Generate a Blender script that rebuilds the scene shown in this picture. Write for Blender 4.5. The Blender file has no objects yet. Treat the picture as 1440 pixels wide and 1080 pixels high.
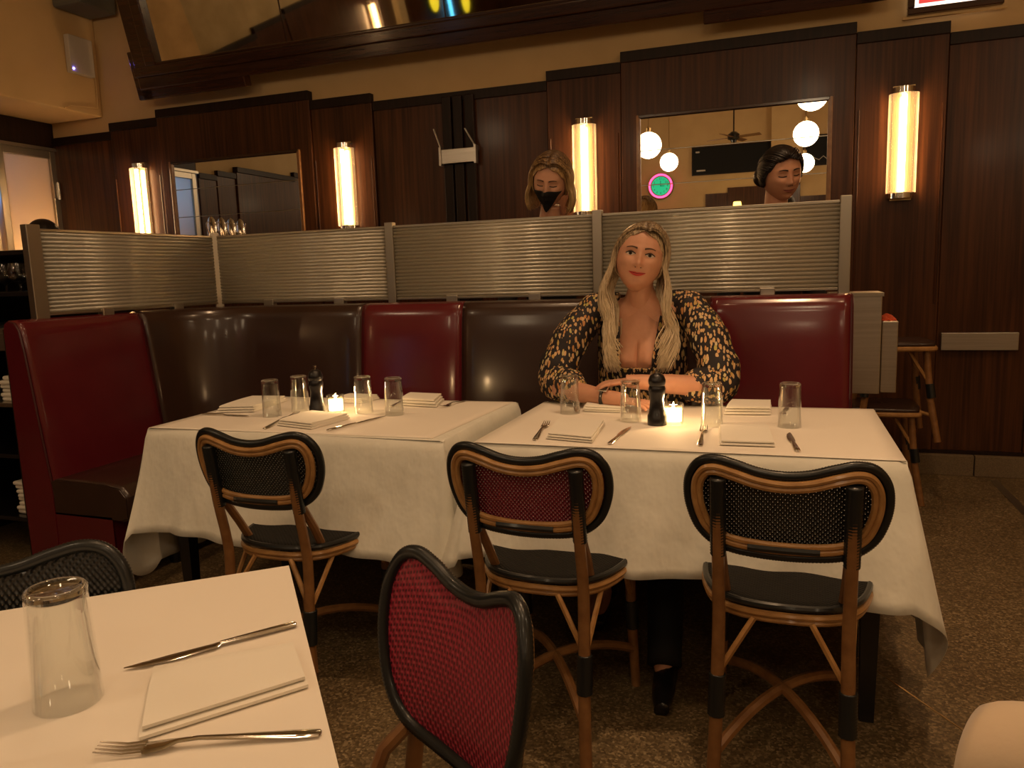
import bpy, bmesh, math, random
from math import sin, cos, pi, sqrt, radians as R, atan2
from mathutils import Vector as V, Matrix as M
random.seed(7)
C = bpy.context.scene.collection
SC = bpy.context.scene

# ------------------------------------------------------------------ camera, world, exposure
cam_d = bpy.data.cameras.new('camera'); cam = bpy.data.objects.new('camera', cam_d); C.objects.link(cam)
cam_d.sensor_fit = 'HORIZONTAL'; cam_d.sensor_width = 36.0; cam_d.lens = 1080.0/1440.0*36.0
cam_d.clip_start = .02
rot = M(((0.94352937, -0.01628381, 0.33088846), (0.32962636, 0.14608142, -0.93274149), (-0.03314807, 0.98913854, 0.14319968)))
cam.matrix_world = M.Translation((0, 0, 1.25)) @ rot.to_4x4()
SC.camera = cam
w = bpy.data.worlds.new('world'); SC.world = w; w.use_nodes = True
w.node_tree.nodes['Background'].inputs[0].default_value = (1.0, .62, .32, 1)
w.node_tree.nodes['Background'].inputs[1].default_value = .05
SC.view_settings.view_transform = 'Standard'; SC.view_settings.look = 'None'
SC.view_settings.gamma = 1; SC.view_settings.use_curve_mapping = False
SC.view_settings.exposure = 0.0
SCONCE_E, GLOBE_E, CANDLE_W = 4.0, 18.0, 1.3
for _x, _y, _p in ((.10, 2.15, 17), (-.9, .55, 7), (-1.9, 2.3, 5), (1.3, 1.6, 7)):      # recessed downlights in the ceiling
    _l = bpy.data.lights.new('downlight', 'AREA'); _l.shape = 'DISK'; _l.size = .22; _l.energy = _p; _l.color = (1, .62, .33)
    try: _l.spread = R(110)
    except Exception: pass
    _o = bpy.data.objects.new('downlight', _l); C.objects.link(_o); _o.location = (_x, _y, 4.68)

# ------------------------------------------------------------------ materials
def new_mat(name):
    m = bpy.data.materials.new(name); m.use_nodes = True
    nt = m.node_tree; return m, nt, nt.nodes['Principled BSDF']
def N(nt, t, **kw):
    n = nt.nodes.new(t)
    for k, v in kw.items(): setattr(n, k, v)
    return n
def tex(nt, scale=(1, 1, 1)):
    tc = N(nt, 'ShaderNodeTexCoord'); mp = N(nt, 'ShaderNodeMapping'); mp.inputs['Scale'].default_value = scale
    nt.links.new(tc.outputs['Object'], mp.inputs['Vector']); return mp.outputs['Vector']
def ramp(nt, fac, stops):
    r = N(nt, 'ShaderNodeValToRGB'); e = r.color_ramp.elements
    while len(e) < len(stops): e.new(.5)
    for i, (p, c) in enumerate(stops): e[i].position = p; e[i].color = (*c, 1)
    nt.links.new(fac, r.inputs[0]); return r.outputs[0]
def bump(nt, b, h, s, d=.01):
    n = N(nt, 'ShaderNodeBump'); n.inputs['Strength'].default_value = s; n.inputs['Distance'].default_value = d
    nt.links.new(h, n.inputs['Height']); nt.links.new(n.outputs[0], b.inputs['Normal'])
def mth(nt, op, a, b=None):
    n = N(nt, 'ShaderNodeMath', operation=op)
    for i, x in enumerate((a, b)):
        if x is None: continue
        if isinstance(x, (int, float)): n.inputs[i].default_value = x
        else: nt.links.new(x, n.inputs[i])
    return n.outputs[0]
def mat(name, col, rough=.5, metal=0, col2=None, scale=(20, 20, 20), bs=0, bd=.002, emis=None, es=0, coat=0, trans=0, ior=1.45, sub=0, detail=4, spec=.5, alpha=1, sheen=0):
    m, nt, b = new_mat(name)
    b.inputs['Base Color'].default_value = (*col, 1); b.inputs['Roughness'].default_value = rough
    b.inputs['Metallic'].default_value = metal; b.inputs['Coat Weight'].default_value = coat; b.inputs['Coat Roughness'].default_value = .12
    b.inputs['Transmission Weight'].default_value = trans; b.inputs['IOR'].default_value = ior
    b.inputs['Specular IOR Level'].default_value = spec; b.inputs['Sheen Weight'].default_value = sheen
    if sub: b.inputs['Subsurface Weight'].default_value = sub; b.inputs['Subsurface Scale'].default_value = .01
    if emis: b.inputs['Emission Color'].default_value = (*emis, 1); b.inputs['Emission Strength'].default_value = es
    if col2 or bs:
        n = N(nt, 'ShaderNodeTexNoise'); n.inputs['Scale'].default_value = 1; n.inputs['Detail'].default_value = detail
        nt.links.new(tex(nt, scale), n.inputs['Vector'])
        if col2: nt.links.new(ramp(nt, n.outputs[0], [(.32, col), (.68, col2)]), b.inputs['Base Color'])
        if bs: bump(nt, b, n.outputs[0], bs, bd)
    return m
MT = {}
MT['wood'] = mat('mahogany', (.036, .012, .0045), .33, col2=(.088, .031, .010), scale=(55, 55, 1.6), bs=.12, bd=.001, coat=.07, spec=.3)
MT['wood_dark'] = mat('dark_mahogany', (.012, .006, .004), .4, col2=(.022, .010, .006), scale=(50, 50, 2), spec=.25)
MT['frame_wood'] = mat('frame_mahogany', (.030, .010, .005), .22, col2=(.055, .020, .009), scale=(3, 50, 50), coat=.5)
MT['cream'] = mat('cream_plaster', (.64, .44, .21), .75, col2=(.70, .49, .24), scale=(3, 3, 3), bs=.1)
MT['cream_aged'] = mat('aged_plaster', (.50, .38, .20), .8, col2=(.58, .46, .27), scale=(2, 2, 2), bs=.1)
MT['ceiling'] = mat('ceiling_plaster', (.62, .48, .28), .8)
MT['cloth'] = mat('white_tablecloth', (.68, .67, .60), .85, col2=(.73, .72, .65), scale=(7, 7, 4), bs=.8, bd=.02, sheen=.2)
MT['paper'] = mat('paper_topper', (.80, .74, .66), .7, col2=(.82, .76, .68), scale=(4, 4, 4))
MT['napkin'] = mat('napkin_cotton', (.80, .76, .68), .85, bs=.2, scale=(400, 400, 400), bd=.0005)
MT['chrome'] = mat('polished_steel', (.75, .72, .68), .14, 1)
MT['steel'] = mat('brushed_steel', (.50, .46, .40), .33, 1, col2=(.58, .54, .48), scale=(4, 4, 120))
MT['alu'] = mat('satin_aluminium', (.46, .42, .35), .34, 1)
MT['brass'] = mat('old_brass', (.55, .40, .2), .3, 1)
MT['mirror'] = mat('mirror_silver', (.86, .84, .80), .008, 1)
MT['mirror_old'] = mat('antique_mirror_silver', (.62, .58, .48), .03, 1, col2=(.78, .74, .64), scale=(6, 6, 6))
MT['red_vinyl'] = mat('red_vinyl', (.098, .007, .012), .23, col2=(.112, .009, .014), scale=(6, 6, 6), coat=.4, bs=.08, bd=.004)
MT['brown_vinyl'] = mat('brown_vinyl', (.030, .013, .009), .28, col2=(.038, .017, .011), scale=(6, 6, 6), coat=.35, bs=.1, bd=.004)
MT['piping'] = mat('dark_red_piping', (.05, .006, .008), .35)
MT['black'] = mat('black_lacquer', (.008, .007, .008), .28, coat=.3)
MT['black_matte'] = mat('black_cloth', (.006, .006, .007), .8)
MT['wrap'] = mat('black_binding', (.010, .012, .013), .33, coat=.2)
MT['rattan'] = mat('honey_rattan', (.33, .165, .055), .38, col2=(.45, .245, .09), scale=(30, 30, 30), coat=.25)
MT['rattan_dark'] = mat('stained_rattan', (.19, .085, .03), .36, col2=(.26, .125, .045), scale=(30, 30, 30), coat=.25)
def thin_glass():
    m, nt, b = new_mat('tumbler_glass')
    tr = N(nt, 'ShaderNodeBsdfTransparent'); tr.inputs[0].default_value = (.97, .98, .97, 1)
    gl_ = N(nt, 'ShaderNodeBsdfGlossy'); gl_.inputs['Roughness'].default_value = .02; gl_.inputs[0].default_value = (1, 1, 1, 1)
    lw = N(nt, 'ShaderNodeLayerWeight'); lw.inputs[0].default_value = .42
    f = mth(nt, 'MULTIPLY', mth(nt, 'POWER', lw.outputs['Facing'], 1.5), .9); f = mth(nt, 'ADD', f, .03)
    mx = N(nt, 'ShaderNodeMixShader'); nt.links.new(f, mx.inputs[0]); nt.links.new(tr.outputs[0], mx.inputs[1]); nt.links.new(gl_.outputs[0], mx.inputs[2])
    nt.links.new(mx.outputs[0], nt.nodes['Material Output'].inputs[0]); return m
MT['glass'] = thin_glass()
MT['glass_base'] = mat('thick_glass', (1, 1, 1), .0, trans=1, ior=1.45)
MT['white_plastic'] = mat('white_plastic', (.6, .55, .48), .4)
MT['grey_plastic'] = mat('grey_plastic', (.14, .14, .12), .5)
MT['skin'] = mat('skin', (.52, .26, .165), .48, sub=.12, col2=(.56, .285, .18), scale=(40, 40, 40))
MT['skin2'] = mat('fair_skin', (.56, .30, .20), .5, sub=.1)
MT['lips'] = mat('red_lipstick', (.50, .035, .03), .35)
MT['lips2'] = mat('natural_lips', (.36, .12, .10), .4)
MT['eye_white'] = mat('eye_white', (.55, .48, .42), .25)
MT['eye_dark'] = mat('dark_iris', (.02, .012, .008), .12)
MT['brow'] = mat('brow_hair', (.07, .035, .02), .8)
MT['lid'] = mat('brown_lid', (.30, .13, .08), .6)  # brownish colour of the upper-lid patch
MT['lash'] = mat('lash_line', (.02, .012, .01), .7)
MT['coat'] = mat('cream_wool', (.62, .48, .34), .9, bs=.3, scale=(60, 60, 60), sheen=.3)
MT['stone'] = mat('speckled_stone', (.12, .085, .048), .6, col2=(.20, .145, .085), scale=(160, 160, 160), bs=.1)
MT['leaf'] = mat('dark_leaves', (.02, .035, .015), .5)
MT['wax'] = mat('candle_wax', (.9, .7, .4), .5, emis=(1, .62, .24), es=9)  # emission puts the flame's glow into the wax itself
MT['flame'] = mat('candle_flame', (1, .7, .3), .5, emis=(1, .72, .32), es=120)
MT['orange_cloth'] = mat('orange_cloth', (.5, .07, .02), .8)
def em(name, col, s): return mat(name, (.02, .02, .02), .6, emis=col, es=s)
MT['globe'] = em('opal_globe', (1.0, .72, .44), GLOBE_E)
MT['neon_pink'] = em('pink_neon', (1, .05, .16), 5)
MT['neon_green'] = em('green_clock_face', (.01, .75, .32), .8)
MT['neon_blue'] = em('blue_neon', (.1, .55, 1), 3)
MT['led_blue'] = em('blue_led', (.2, .15, 1), 40)
MT['yellow_disc'] = em('yellow_lamp_disc', (1, .75, .03), 1.2)
MT['sign_red'] = em('red_lightbox', (.9, .07, .06), 1.0)
MT['sign_white'] = em('white_lightbox_border', (1, .8, .62), 2.2)

def cyl_shade():   # ribbed glass of the wall lights: brighter where the tube stands behind it
    m, nt, b = new_mat('lit_ribbed_glass')
    tc = N(nt, 'ShaderNodeTexCoord'); sp = N(nt, 'ShaderNodeSeparateXYZ'); nt.links.new(tc.outputs['Object'], sp.inputs[0])
    x = mth(nt, 'ABSOLUTE', mth(nt, 'MULTIPLY', sp.outputs[0], 1/.078))
    prof = mth(nt, 'POWER', mth(nt, 'MAXIMUM', mth(nt, 'SUBTRACT', 1.0, x), 0.0), 5.5)
    wv = mth(nt, 'POWER', mth(nt, 'ABSOLUTE', mth(nt, 'SINE', mth(nt, 'MULTIPLY', sp.outputs[0], 460))), 1.5)
    st = mth(nt, 'MULTIPLY', mth(nt, 'ADD', mth(nt, 'MULTIPLY', prof, SCONCE_E), .60), mth(nt, 'ADD', .15, wv))
    b.inputs['Base Color'].default_value = (.5, .42, .3, 1); b.inputs['Roughness'].default_value = .15
    b.inputs['Emission Color'].default_value = (1, .60, .26, 1); nt.links.new(st, b.inputs['Emission Strength'])
    tr = N(nt, 'ShaderNodeBsdfTransparent'); mx = N(nt, 'ShaderNodeMixShader'); mx.inputs[0].default_value = .5
    nt.links.new(tr.outputs[0], mx.inputs[1]); nt.links.new(b.outputs[0], mx.inputs[2]); nt.links.new(mx.outputs[0], nt.nodes['Material Output'].inputs[0])
    return m
MT['tube'] = em('lamp_tube', (1, .60, .28), 85)
MT['shade'] = cyl_shade()

def ribbed():
    m, nt, b = new_mat('ribbed_screen_glass')
    b.inputs['Base Color'].default_value = (.72, .70, .64, 1); b.inputs['Roughness'].default_value = .30; b.inputs['Metallic'].default_value = .55
    g = N(nt, 'ShaderNodeBsdfGlass'); g.inputs['Color'].default_value = (.93, .92, .84, 1); g.inputs['Roughness'].default_value = .18; g.inputs['IOR'].default_value = 1.35
    t = N(nt, 'ShaderNodeBsdfTranslucent'); t.inputs['Color'].default_value = (.8, .72, .55, 1)
    mx = N(nt, 'ShaderNodeMixShader'); mx.inputs[0].default_value = .45
    mx2 = N(nt, 'ShaderNodeMixShader'); mx2.inputs[0].default_value = .55
    nt.links.new(g.outputs[0], mx.inputs[1]); nt.links.new(t.outputs[0], mx.inputs[2])
    nt.links.new(mx.outputs[0], mx2.inputs[1]); nt.links.new(b.outputs[0], mx2.inputs[2])
    nt.links.new(mx2.outputs[0], nt.nodes['Material Output'].inputs[0]); return m
MT['ribbed'] = ribbed()

def weave(name, c1, c2, holes=True, pitch=.0052):
    m, nt, b = new_mat(name)
    tc = N(nt, 'ShaderNodeTexCoord'); sp = N(nt, 'ShaderNodeSeparateXYZ'); nt.links.new(tc.outputs['Object'], sp.inputs[0])
    k = pi/pitch
    a = mth(nt, 'SINE', mth(nt, 'MULTIPLY', sp.outputs[0], k)); c = mth(nt, 'SINE', mth(nt, 'MULTIPLY', mth(nt, 'ADD', sp.outputs[2], sp.outputs[1]), k))
    p = mth(nt, 'MULTIPLY', a, c); f = mth(nt, 'ADD', mth(nt, 'MULTIPLY', p, .5), .5)
    nt.links.new(ramp(nt, f, [(.0, c2), (.3, c1), (.72, c1), (.95, c2)]), b.inputs['Base Color'])
    b.inputs['Roughness'].default_value = .36; b.inputs['Coat Weight'].default_value = .2
    bump(nt, b, p, .7, .002)
    if holes:
        h = mth(nt, 'GREATER_THAN', p, .93); inv = mth(nt, 'SUBTRACT', 1.0, h); nt.links.new(inv, b.inputs['Alpha'])
    return m
MT['weave_black'] = weave('black_weave', (.006, .0065, .007), (.02, .021, .02))
MT['weave_red'] = weave('oxblood_weave', (.20, .016, .034), (.05, .006, .01))
MT['weave_crimson'] = weave('crimson_weave', (.33, .022, .05), (.045, .003, .008), False, .0075)
MT['seat_weave'] = weave('charcoal_seat_weave', (.012, .011, .010), (.006, .006, .005), False, .006)
_b = MT['seat_weave'].node_tree.nodes['Principled BSDF']; _b.inputs['Roughness'].default_value = .75; _b.inputs['Coat Weight'].default_value = 0; _b.inputs['Specular IOR Level'].default_value = .2

def dress():
    m, nt, b = new_mat('spotted_dress')
    v = N(nt, 'ShaderNodeTexVoronoi'); v.inputs['Scale'].default_value = 1; v.inputs['Randomness'].default_value = .75
    vec = tex(nt, (84, 66, 36)); no = N(nt, 'ShaderNodeTexNoise'); no.inputs['Scale'].default_value = .6
    nt.links.new(vec, no.inputs['Vector'])
    mx = N(nt, 'ShaderNodeMix', data_type='RGBA', blend_type='LINEAR_LIGHT'); mx.inputs[0].default_value = .5
    nt.links.new(vec, mx.inputs[6]); nt.links.new(no.outputs['Color'], mx.inputs[7]); nt.links.new(mx.outputs[2], v.inputs['Vector'])
    spot = mth(nt, 'LESS_THAN', v.outputs['Distance'], .43)
    sc = N(nt, 'ShaderNodeSeparateColor'); nt.links.new(v.outputs['Color'], sc.inputs[0])
    col = ramp(nt, sc.outputs[0], [(.0, (.55, .36, .18)), (.45, (.62, .42, .22)), (.7, (.5, .22, .07)), (.85, (.45, .38, .10)), (1, (.6, .5, .35))])
    m2 = N(nt, 'ShaderNodeMix', data_type='RGBA'); nt.links.new(spot, m2.inputs[0]); m2.inputs[6].default_value = (.010, .006, .008, 1)
    nt.links.new(col, m2.inputs[7]); nt.links.new(m2.outputs[2], b.inputs['Base Color']); b.inputs['Roughness'].default_value = .7
    return m
MT['dress'] = dress()

def hair_mat(name, root, mid, tip, zr, zt):
    m, nt, b = new_mat(name)
    tc = N(nt, 'ShaderNodeTexCoord'); sp = N(nt, 'ShaderNodeSeparateXYZ'); nt.links.new(tc.outputs['Object'], sp.inputs[0])
    f = mth(nt, 'DIVIDE', mth(nt, 'SUBTRACT', zr, sp.outputs[2]), zr-zt)
    n = N(nt, 'ShaderNodeTexNoise'); n.inputs['Scale'].default_value = 1; n.inputs['Detail'].default_value = 3; nt.links.new(tex(nt, (220, 220, 12)), n.inputs['Vector'])
    f2 = mth(nt, 'ADD', f, mth(nt, 'MULTIPLY', mth(nt, 'SUBTRACT', n.outputs[0], .5), 1.9))
    nt.links.new(ramp(nt, f2, [(0, root), (.3, mid), (1, tip)]), b.inputs['Base Color'])
    b.inputs['Roughness'].default_value = .38; b.inputs['Specular IOR Level'].default_value = .6
    return m
MT['hair_blonde'] = hair_mat('long_blonde_hair', (.11, .065, .03), (.37, .275, .165), (.58, .47, .32), .14, -.26)
MT['hair_bob'] = hair_mat('blonde_bob_hair', (.09, .045, .02), (.36, .22, .09), (.55, .37, .17), .12, -.10)
MT['hair_dark'] = mat('black_hair', (.008, .006, .006), .35, col2=(.018, .012, .01), scale=(150, 150, 15))

def floor_mat():
    m, nt, b = new_mat('brown_terrazzo')
    v = N(nt, 'ShaderNodeTexVoronoi'); v.inputs['Scale'].default_value = 150; nt.links.new(tex(nt), v.inputs['Vector'])
    sc = N(nt, 'ShaderNodeSeparateColor'); nt.links.new(v.outputs['Color'], sc.inputs[0])
    chips = ramp(nt, sc.outputs[0], [(0, (.09, .060, .028)), (.5, (.15, .105, .05)), (.8, (.21, .15, .08)), (1, (.34, .26, .15))])
    n = N(nt, 'ShaderNodeTexNoise'); n.inputs['Scale'].default_value = 3; n.inputs['Detail'].default_value = 5; nt.links.new(tex(nt), n.inputs['Vector'])
    mx = N(nt, 'ShaderNodeMix', data_type='RGBA', blend_type='MULTIPLY'); mx.inputs[0].default_value = .6
    nt.links.new(chips, mx.inputs[6]); nt.links.new(ramp(nt, n.outputs[0], [(.3, (.55, .5, .45)), (.7, (1, 1, 1))]), mx.inputs[7])
    nt.links.new(mx.outputs[2], b.inputs['Base Color']); b.inputs['Roughness'].default_value = .5
    bump(nt, b, sc.outputs[0], .25, .002); return m
MT['floor'] = floor_mat()

# ------------------------------------------------------------------ mesh helpers
class MB:
    def __init__(s): s.v = []; s.f = []; s.m = []
    def add(s, vs, fs, mi=0):
        o = len(s.v); s.v += [tuple(p) for p in vs]; s.f += [tuple(i+o for i in f) for f in fs]; s.m += [mi]*len(fs); return s
    def box(s, x0, x1, y0, y1, z0, z1, mi=0, T=None):
        vs = [V((x, y, z)) for z in (z0, z1) for y in (y0, y1) for x in (x0, x1)]
        if T: vs = [T @ p for p in vs]
        return s.add(vs, [(0, 2, 3, 1), (4, 5, 7, 6), (0, 1, 5, 4), (2, 6, 7, 3), (0, 4, 6, 2), (1, 3, 7, 5)], mi)
    def lathe(s, prof, n=24, c=(0, 0, 0), mi=0, T=None, close=False):
        vs = []; fs = []; k = len(prof)
        for i in range(n):
            a = 2*pi*i/n
            for r, z in prof:
                p = V((c[0]+r*cos(a), c[1]+r*sin(a), c[2]+z)); vs.append(T @ p if T else p)
        for i in range(n):
            j = (i+1) % n
            for q in range(k if close else k-1):
                q2 = (q+1) % k
                fs.append((i*k+q, j*k+q, j*k+q2, i*k+q2))
        return s.add(vs, fs, mi)
    def tube(s, pts, r, n=8, closed=False, mi=0, cap=True, flat=1.0):
        pts = [V(p) for p in pts]; L = len(pts); vs = []; fs = []
        tn = []
        for i in range(L):
            a = pts[(i-1) % L] if (closed or i) else pts[0]; b = pts[(i+1) % L] if (closed or i < L-1) else pts[-1]
            t = (b-a); tn.append(t.normalized() if t.length > 1e-9 else V((0, 0, 1)))
        u = tn[0].orthogonal().normalized()
        for i in range(L):
            u = (u-tn[i]*u.dot(tn[i])); u = u.normalized() if u.length > 1e-6 else tn[i].orthogonal().normalized()
            w_ = tn[i].cross(u); rr = r(i/(L-1)) if callable(r) else (r[i] if isinstance(r, (list, tuple)) else r)
            for k in range(n):
                a = 2*pi*k/n; vs.append(pts[i]+u*rr*cos(a)+w_*rr*flat*sin(a))
        for i in range(L if closed else L-1):
            j = (i+1) % L
            for k in range(n):
                k2 = (k+1) % n; fs.append((i*n+k, i*n+k2, j*n+k2, j*n+k))
        if cap and not closed: fs.append(tuple(range(n-1, -1, -1))); fs.append(tuple((L-1)*n+k for k in range(n)))
        return s.add(vs, fs, mi)
    def grid(s, fn, nu, nv, mi=0, cu=False):
        vs = [fn(i/nu, j/nv) for i in range(nu+(0 if cu else 1)) for j in range(nv+1)]; K = nv+1; W_ = nu if cu else nu+1
        fs = [(i*K+j, ((i+1) % W_)*K+j, ((i+1) % W_)*K+j+1, i*K+j+1) for i in range(nu) for j in range(nv)]
        return s.add(vs, fs, mi)
    def build(s, name, mats, parent=None, smooth=False, bevel=0, seg=2, solid=0, subs=0, sharp=40):
        me = bpy.data.meshes.new(name); me.from_pydata(s.v, [], s.f)
        mats = mats if isinstance(mats, (list, tuple)) else [mats]
        for q in mats: me.materials.append(MT[q] if isinstance(q, str) else q)
        me.polygons.foreach_set('material_index', s.m)
        if smooth: me.polygons.foreach_set('use_smooth', [True]*len(me.polygons))
        bm = bmesh.new(); bm.from_mesh(me)
        bmesh.ops.recalc_face_normals(bm, faces=bm.faces)
        if smooth:
            lim = R(sharp)
            for e in bm.edges:
                if len(e.link_faces) == 2 and e.calc_face_angle(0) > lim: e.smooth = False
        bm.to_mesh(me); bm.free(); me.update()
        o = bpy.data.objects.new(name, me); C.objects.link(o)
        if parent: o.parent = parent
        if solid: q = o.modifiers.new('s', 'SOLIDIFY'); q.thickness = solid; q.offset = 0
        if subs: q = o.modifiers.new('u', 'SUBSURF'); q.levels = subs; q.render_levels = subs
        if bevel: q = o.modifiers.new('b', 'BEVEL'); q.width = bevel; q.segments = seg; q.limit_method = 'ANGLE'; q.angle_limit = R(35)
        return o
def box(name, x0, x1, y0, y1, z0, z1, m, parent=None, bevel=0, T=None):
    return MB().box(x0, x1, y0, y1, z0, z1, T=T).build(name, m, parent, bevel=bevel)
def tag(o, label=None, cat=None, group=None, kind=None):
    if label: o['label'] = label
    if cat: o['category'] = cat
    if group: o['group'] = group
    if kind: o['kind'] = kind
    return o
def thing(name, label, cat, loc=(0, 0, 0), rz=0, group=None):
    o = bpy.data.objects.new(name, None); C.objects.link(o); o.location = loc; o.rotation_euler = (0, 0, rz)
    o.empty_display_size = .05
    return tag(o, label, cat, group)
def st(o): o['kind'] = 'structure'; return o
def dup(root, loc=None, rz=None, label=None, group=None):
    r = root.copy(); C.objects.link(r)
    if loc is not None: r.location = loc
    if rz is not None: r.rotation_euler = (0, 0, rz)
    if label: r['label'] = label
    if group: r['group'] = group
    for ch in list(root.children):
        c = ch.copy(); C.objects.link(c); c.parent = r
        for g in ch.children:
            d = g.copy(); C.objects.link(d); d.parent = c
    return r
def arc(p0, p1, p2, n=10):
    p0, p1, p2 = V(p0), V(p1), V(p2)
    return [(1-t)**2*p0+2*t*(1-t)*p1+t*t*p2 for t in [i/n for i in range(n+1)]]
def crom(pts, n, closed=True):
    L = len(pts); out = []
    for i in range(L if closed else L-1):
        g = (lambda k: pts[k % L]) if closed else (lambda k: pts[max(0, min(L-1, k))])
        a, b, c, d = [V(g(i+k)) for k in (-1, 0, 1, 2)]
        for k in range(n):
            t = k/n; out.append(.5*((2*b)+(c-a)*t+(2*a-5*b+4*c-d)*t*t+(3*b-a-3*c+d)*t**3))
    if not closed: out.append(V(pts[-1]))
    return out

# ------------------------------------------------------------------ the room
fl = st(box('floor', -6.3, 4.6, -7.3, 5.2, -.06, 0, 'floor'))
MB().box(-.0025, .0025, -.21, .25, 0, .0015, T=M.Translation((.37, 2.33, 0)) @ M.Rotation(R(34), 4, 'Z')).build('floor_line', 'brass', fl)  # thin line laid diagonally on the floor
MB().box(1.12, 1.16, 3.6, 4.86, 0, .004).build('threshold_strip', 'alu', fl)
st(box('ceiling', -6.3, 4.6, -7.3, 5.2, 4.7, 4.8, 'ceiling'))
wb = st(box('wall_back', -6.3, 4.6, 5.01, 5.2, 0, 4.7, 'cream'))
st(box('wall_right', 4.5, 4.7, -7.3, 5.2, 0, 4.7, 'cream'))
wl = st(box('wall_left', -6.3, -5.75, -7.3, 3.25, 0, 4.7, 'cream_aged'))
wr_ = st(box('wall_rear', -6.3, 4.6, -7.4, -7.2, 0, 4.7, 'cream'))
MB().box(-6.3, -5.2, 3.25, 5.01, 2.6, 4.7).build('soffit', 'cream', wl, bevel=.01)
MB().box(-6.3, -5.75, 3.25, 5.01, 2.39, 2.6).build('header_beam', 'wood_dark', wl, bevel=.01)
MB().box(-5.78, -5.72, 3.25, 5.0, 2.37, 2.395).build('header_trim', 'alu', wl)
MB().box(-6.3, -5.85, 3.25, 5.01, 0, .9).build('low_wall', 'wood_dark', wl)

# stepped mahogany panels of the back wall
PX = [(-5.75, -5.11, 2.475, .02), (-5.11, -4.62, 2.535, .035), (-4.62, -3.235, 2.588, .05), (-3.235, -2.737, 2.52, .035), (-2.737, -1.462, 2.465, .02),
      (-1.462, -.976, 2.52, .035), (-.976, .37, 2.575, .05), (.37, .84, 2.523, .035), (.84, 1.30, 2.465, .02), (1.30, 2.1, 2.465, .03), (2.1, 3.4, 2.52, .02), (3.4, 4.5, 2.465, .03)]
for i, (x0, x1, zt, pr) in enumerate(PX):
    MB().box(x0+.002, x1-.002, 5.01-pr, 5.01, .12, zt).build('wood_panel', 'wood', wb, bevel=.004)
    MB().box(x0+.001, x1-.001, 5.01-pr-.012, 5.01, zt-.06, zt+.004).build('panel_cap', 'wood_dark', wb, bevel=.003)
for x in (-3.215, -2.757, -1.44, -.998, .392, .818, 1.285, -4.64, -5.09):
    MB().tube([(x, 4.965, 1.0), (x, 4.965, 2.1)], .005, 6).build('bead_trim', 'wood', wb, True)
# fluted dark pilaster between two panels
for k, x in enumerate((-2.165, -2.085, -2.0)):
    MB().box(x-.034, x+.034, 4.955, 4.99, .12, 2.44).build('flute', 'wood_dark', wb, bevel=.006)
MB().box(.86, 1.245, 4.955, 4.985, .728, .828).build('push_plate', 'steel', wb, bevel=.003)
# stone plinth
bp = st(MB().box(-5.7, 4.5, 4.985, 5.01, 0, .12).build('baseboard_back', 'stone'))
xs = [-5.7, -4.5, -3.3, -2.1, -.9, .2, 1.055, 2.2, 3.3, 4.5]
for a_, b_ in zip(xs[:-1], xs[1:]):
    MB().box(a_+.003, b_-.003, 4.93, 4.985, 0, .12).build('plinth_stone', 'stone', bp, bevel=.003)
MB().box(-5.7, 4.5, 4.965, 4.985, .12, .14).build('plinth_lip', 'wood_dark', bp)

# left wall: panels seen in the mirrors
def lpanel(y0, y1, zt, pr):
    MB().box(-5.75, -5.75+pr, y0+.002, y1-.002, .1, zt).build('wood_panel', 'wood', wl, bevel=.004)
    MB().box(-5.75, -5.75+pr+.015, y0+.001, y1-.001, zt-.055, zt+.004).build('panel_cap', 'wood_dark', wl, bevel=.003)
for y0, y1, zt, pr in [(2.98, 3.25, 2.38, .02), (2.68, 2.98, 2.43, .03), (1.60, 2.68, 2.50, .05), (.9, 1.6, 2.56, .035), (-.2, .9, 2.61, .05), (-1.6, -.2, 2.56, .03), (-3.0, -1.6, 2.5, .05), (-4.4, -3.0, 2.56, .03), (-7.2, -4.4, 2.5, .04)]:
    lpanel(y0, y1, zt, pr)

# frosted doors in the left wall
MT['frost'] = mat('frosted_glass', (.75, .66, .52), .5, trans=.0, col2=(.68, .58, .44), scale=(4, 4, 4))
_m, _nt, _b = new_mat('frosted_pane')
_t = N(_nt, 'ShaderNodeBsdfTranslucent'); _t.inputs[0].default_value = (.85, .78, .66, 1)
_x = N(_nt, 'ShaderNodeMixShader'); _x.inputs[0].default_value = .35
_b.inputs['Base Color'].default_value = (.7, .62, .5, 1); _b.inputs['Roughness'].default_value = .35
_nt.links.new(_t.outputs[0], _x.inputs[1]); _nt.links.new(_b.outputs[0], _x.inputs[2]); _nt.links.new(_x.outputs[0], _nt.nodes['Material Output'].inputs[0])
MT['frost'] = _m
MT['blue_backlight'] = em('blue_pane_backlight', (.12, .38, .95), 6.0)
def door(n, y0, y1, label):
    d = bpy.data.objects.new('door_%d' % n, None); C.objects.link(d); d['kind'] = 'structure'
    fm = MB()
    fm.box(-5.80, -5.74, y0, y0+.06, .05, 2.37).box(-5.80, -5.74, y1-.06, y1, .05, 2.37).box(-5.80, -5.74, y0+.06, y1-.06, 2.31, 2.37).box(-5.80, -5.74, y0+.06, y1-.06, .05, .25)
    fm.build('door_frame', 'alu', d, bevel=.004)
    MB().box(-5.775, -5.765, y0+.06, y1-.06, .25, 2.31).build('pane', 'frost', d)
    for z in (.5, 2.05):
        MB().tube([(-5.72, y1-.03, z-.07), (-5.72, y1-.03, z+.07)], .014, 10).box(-5.735, -5.72, y1-.07, y1, z-.06, z+.06).build('hinge', 'steel', d, True)
    return d
door(1, 4.47, 5.0, ''); door(2, 3.27, 4.43, '')
MB().box(-6.3, -6.28, 3.25, 5.01, .9, 2.39).build('vestibule_back', 'cream', wl)
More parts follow.
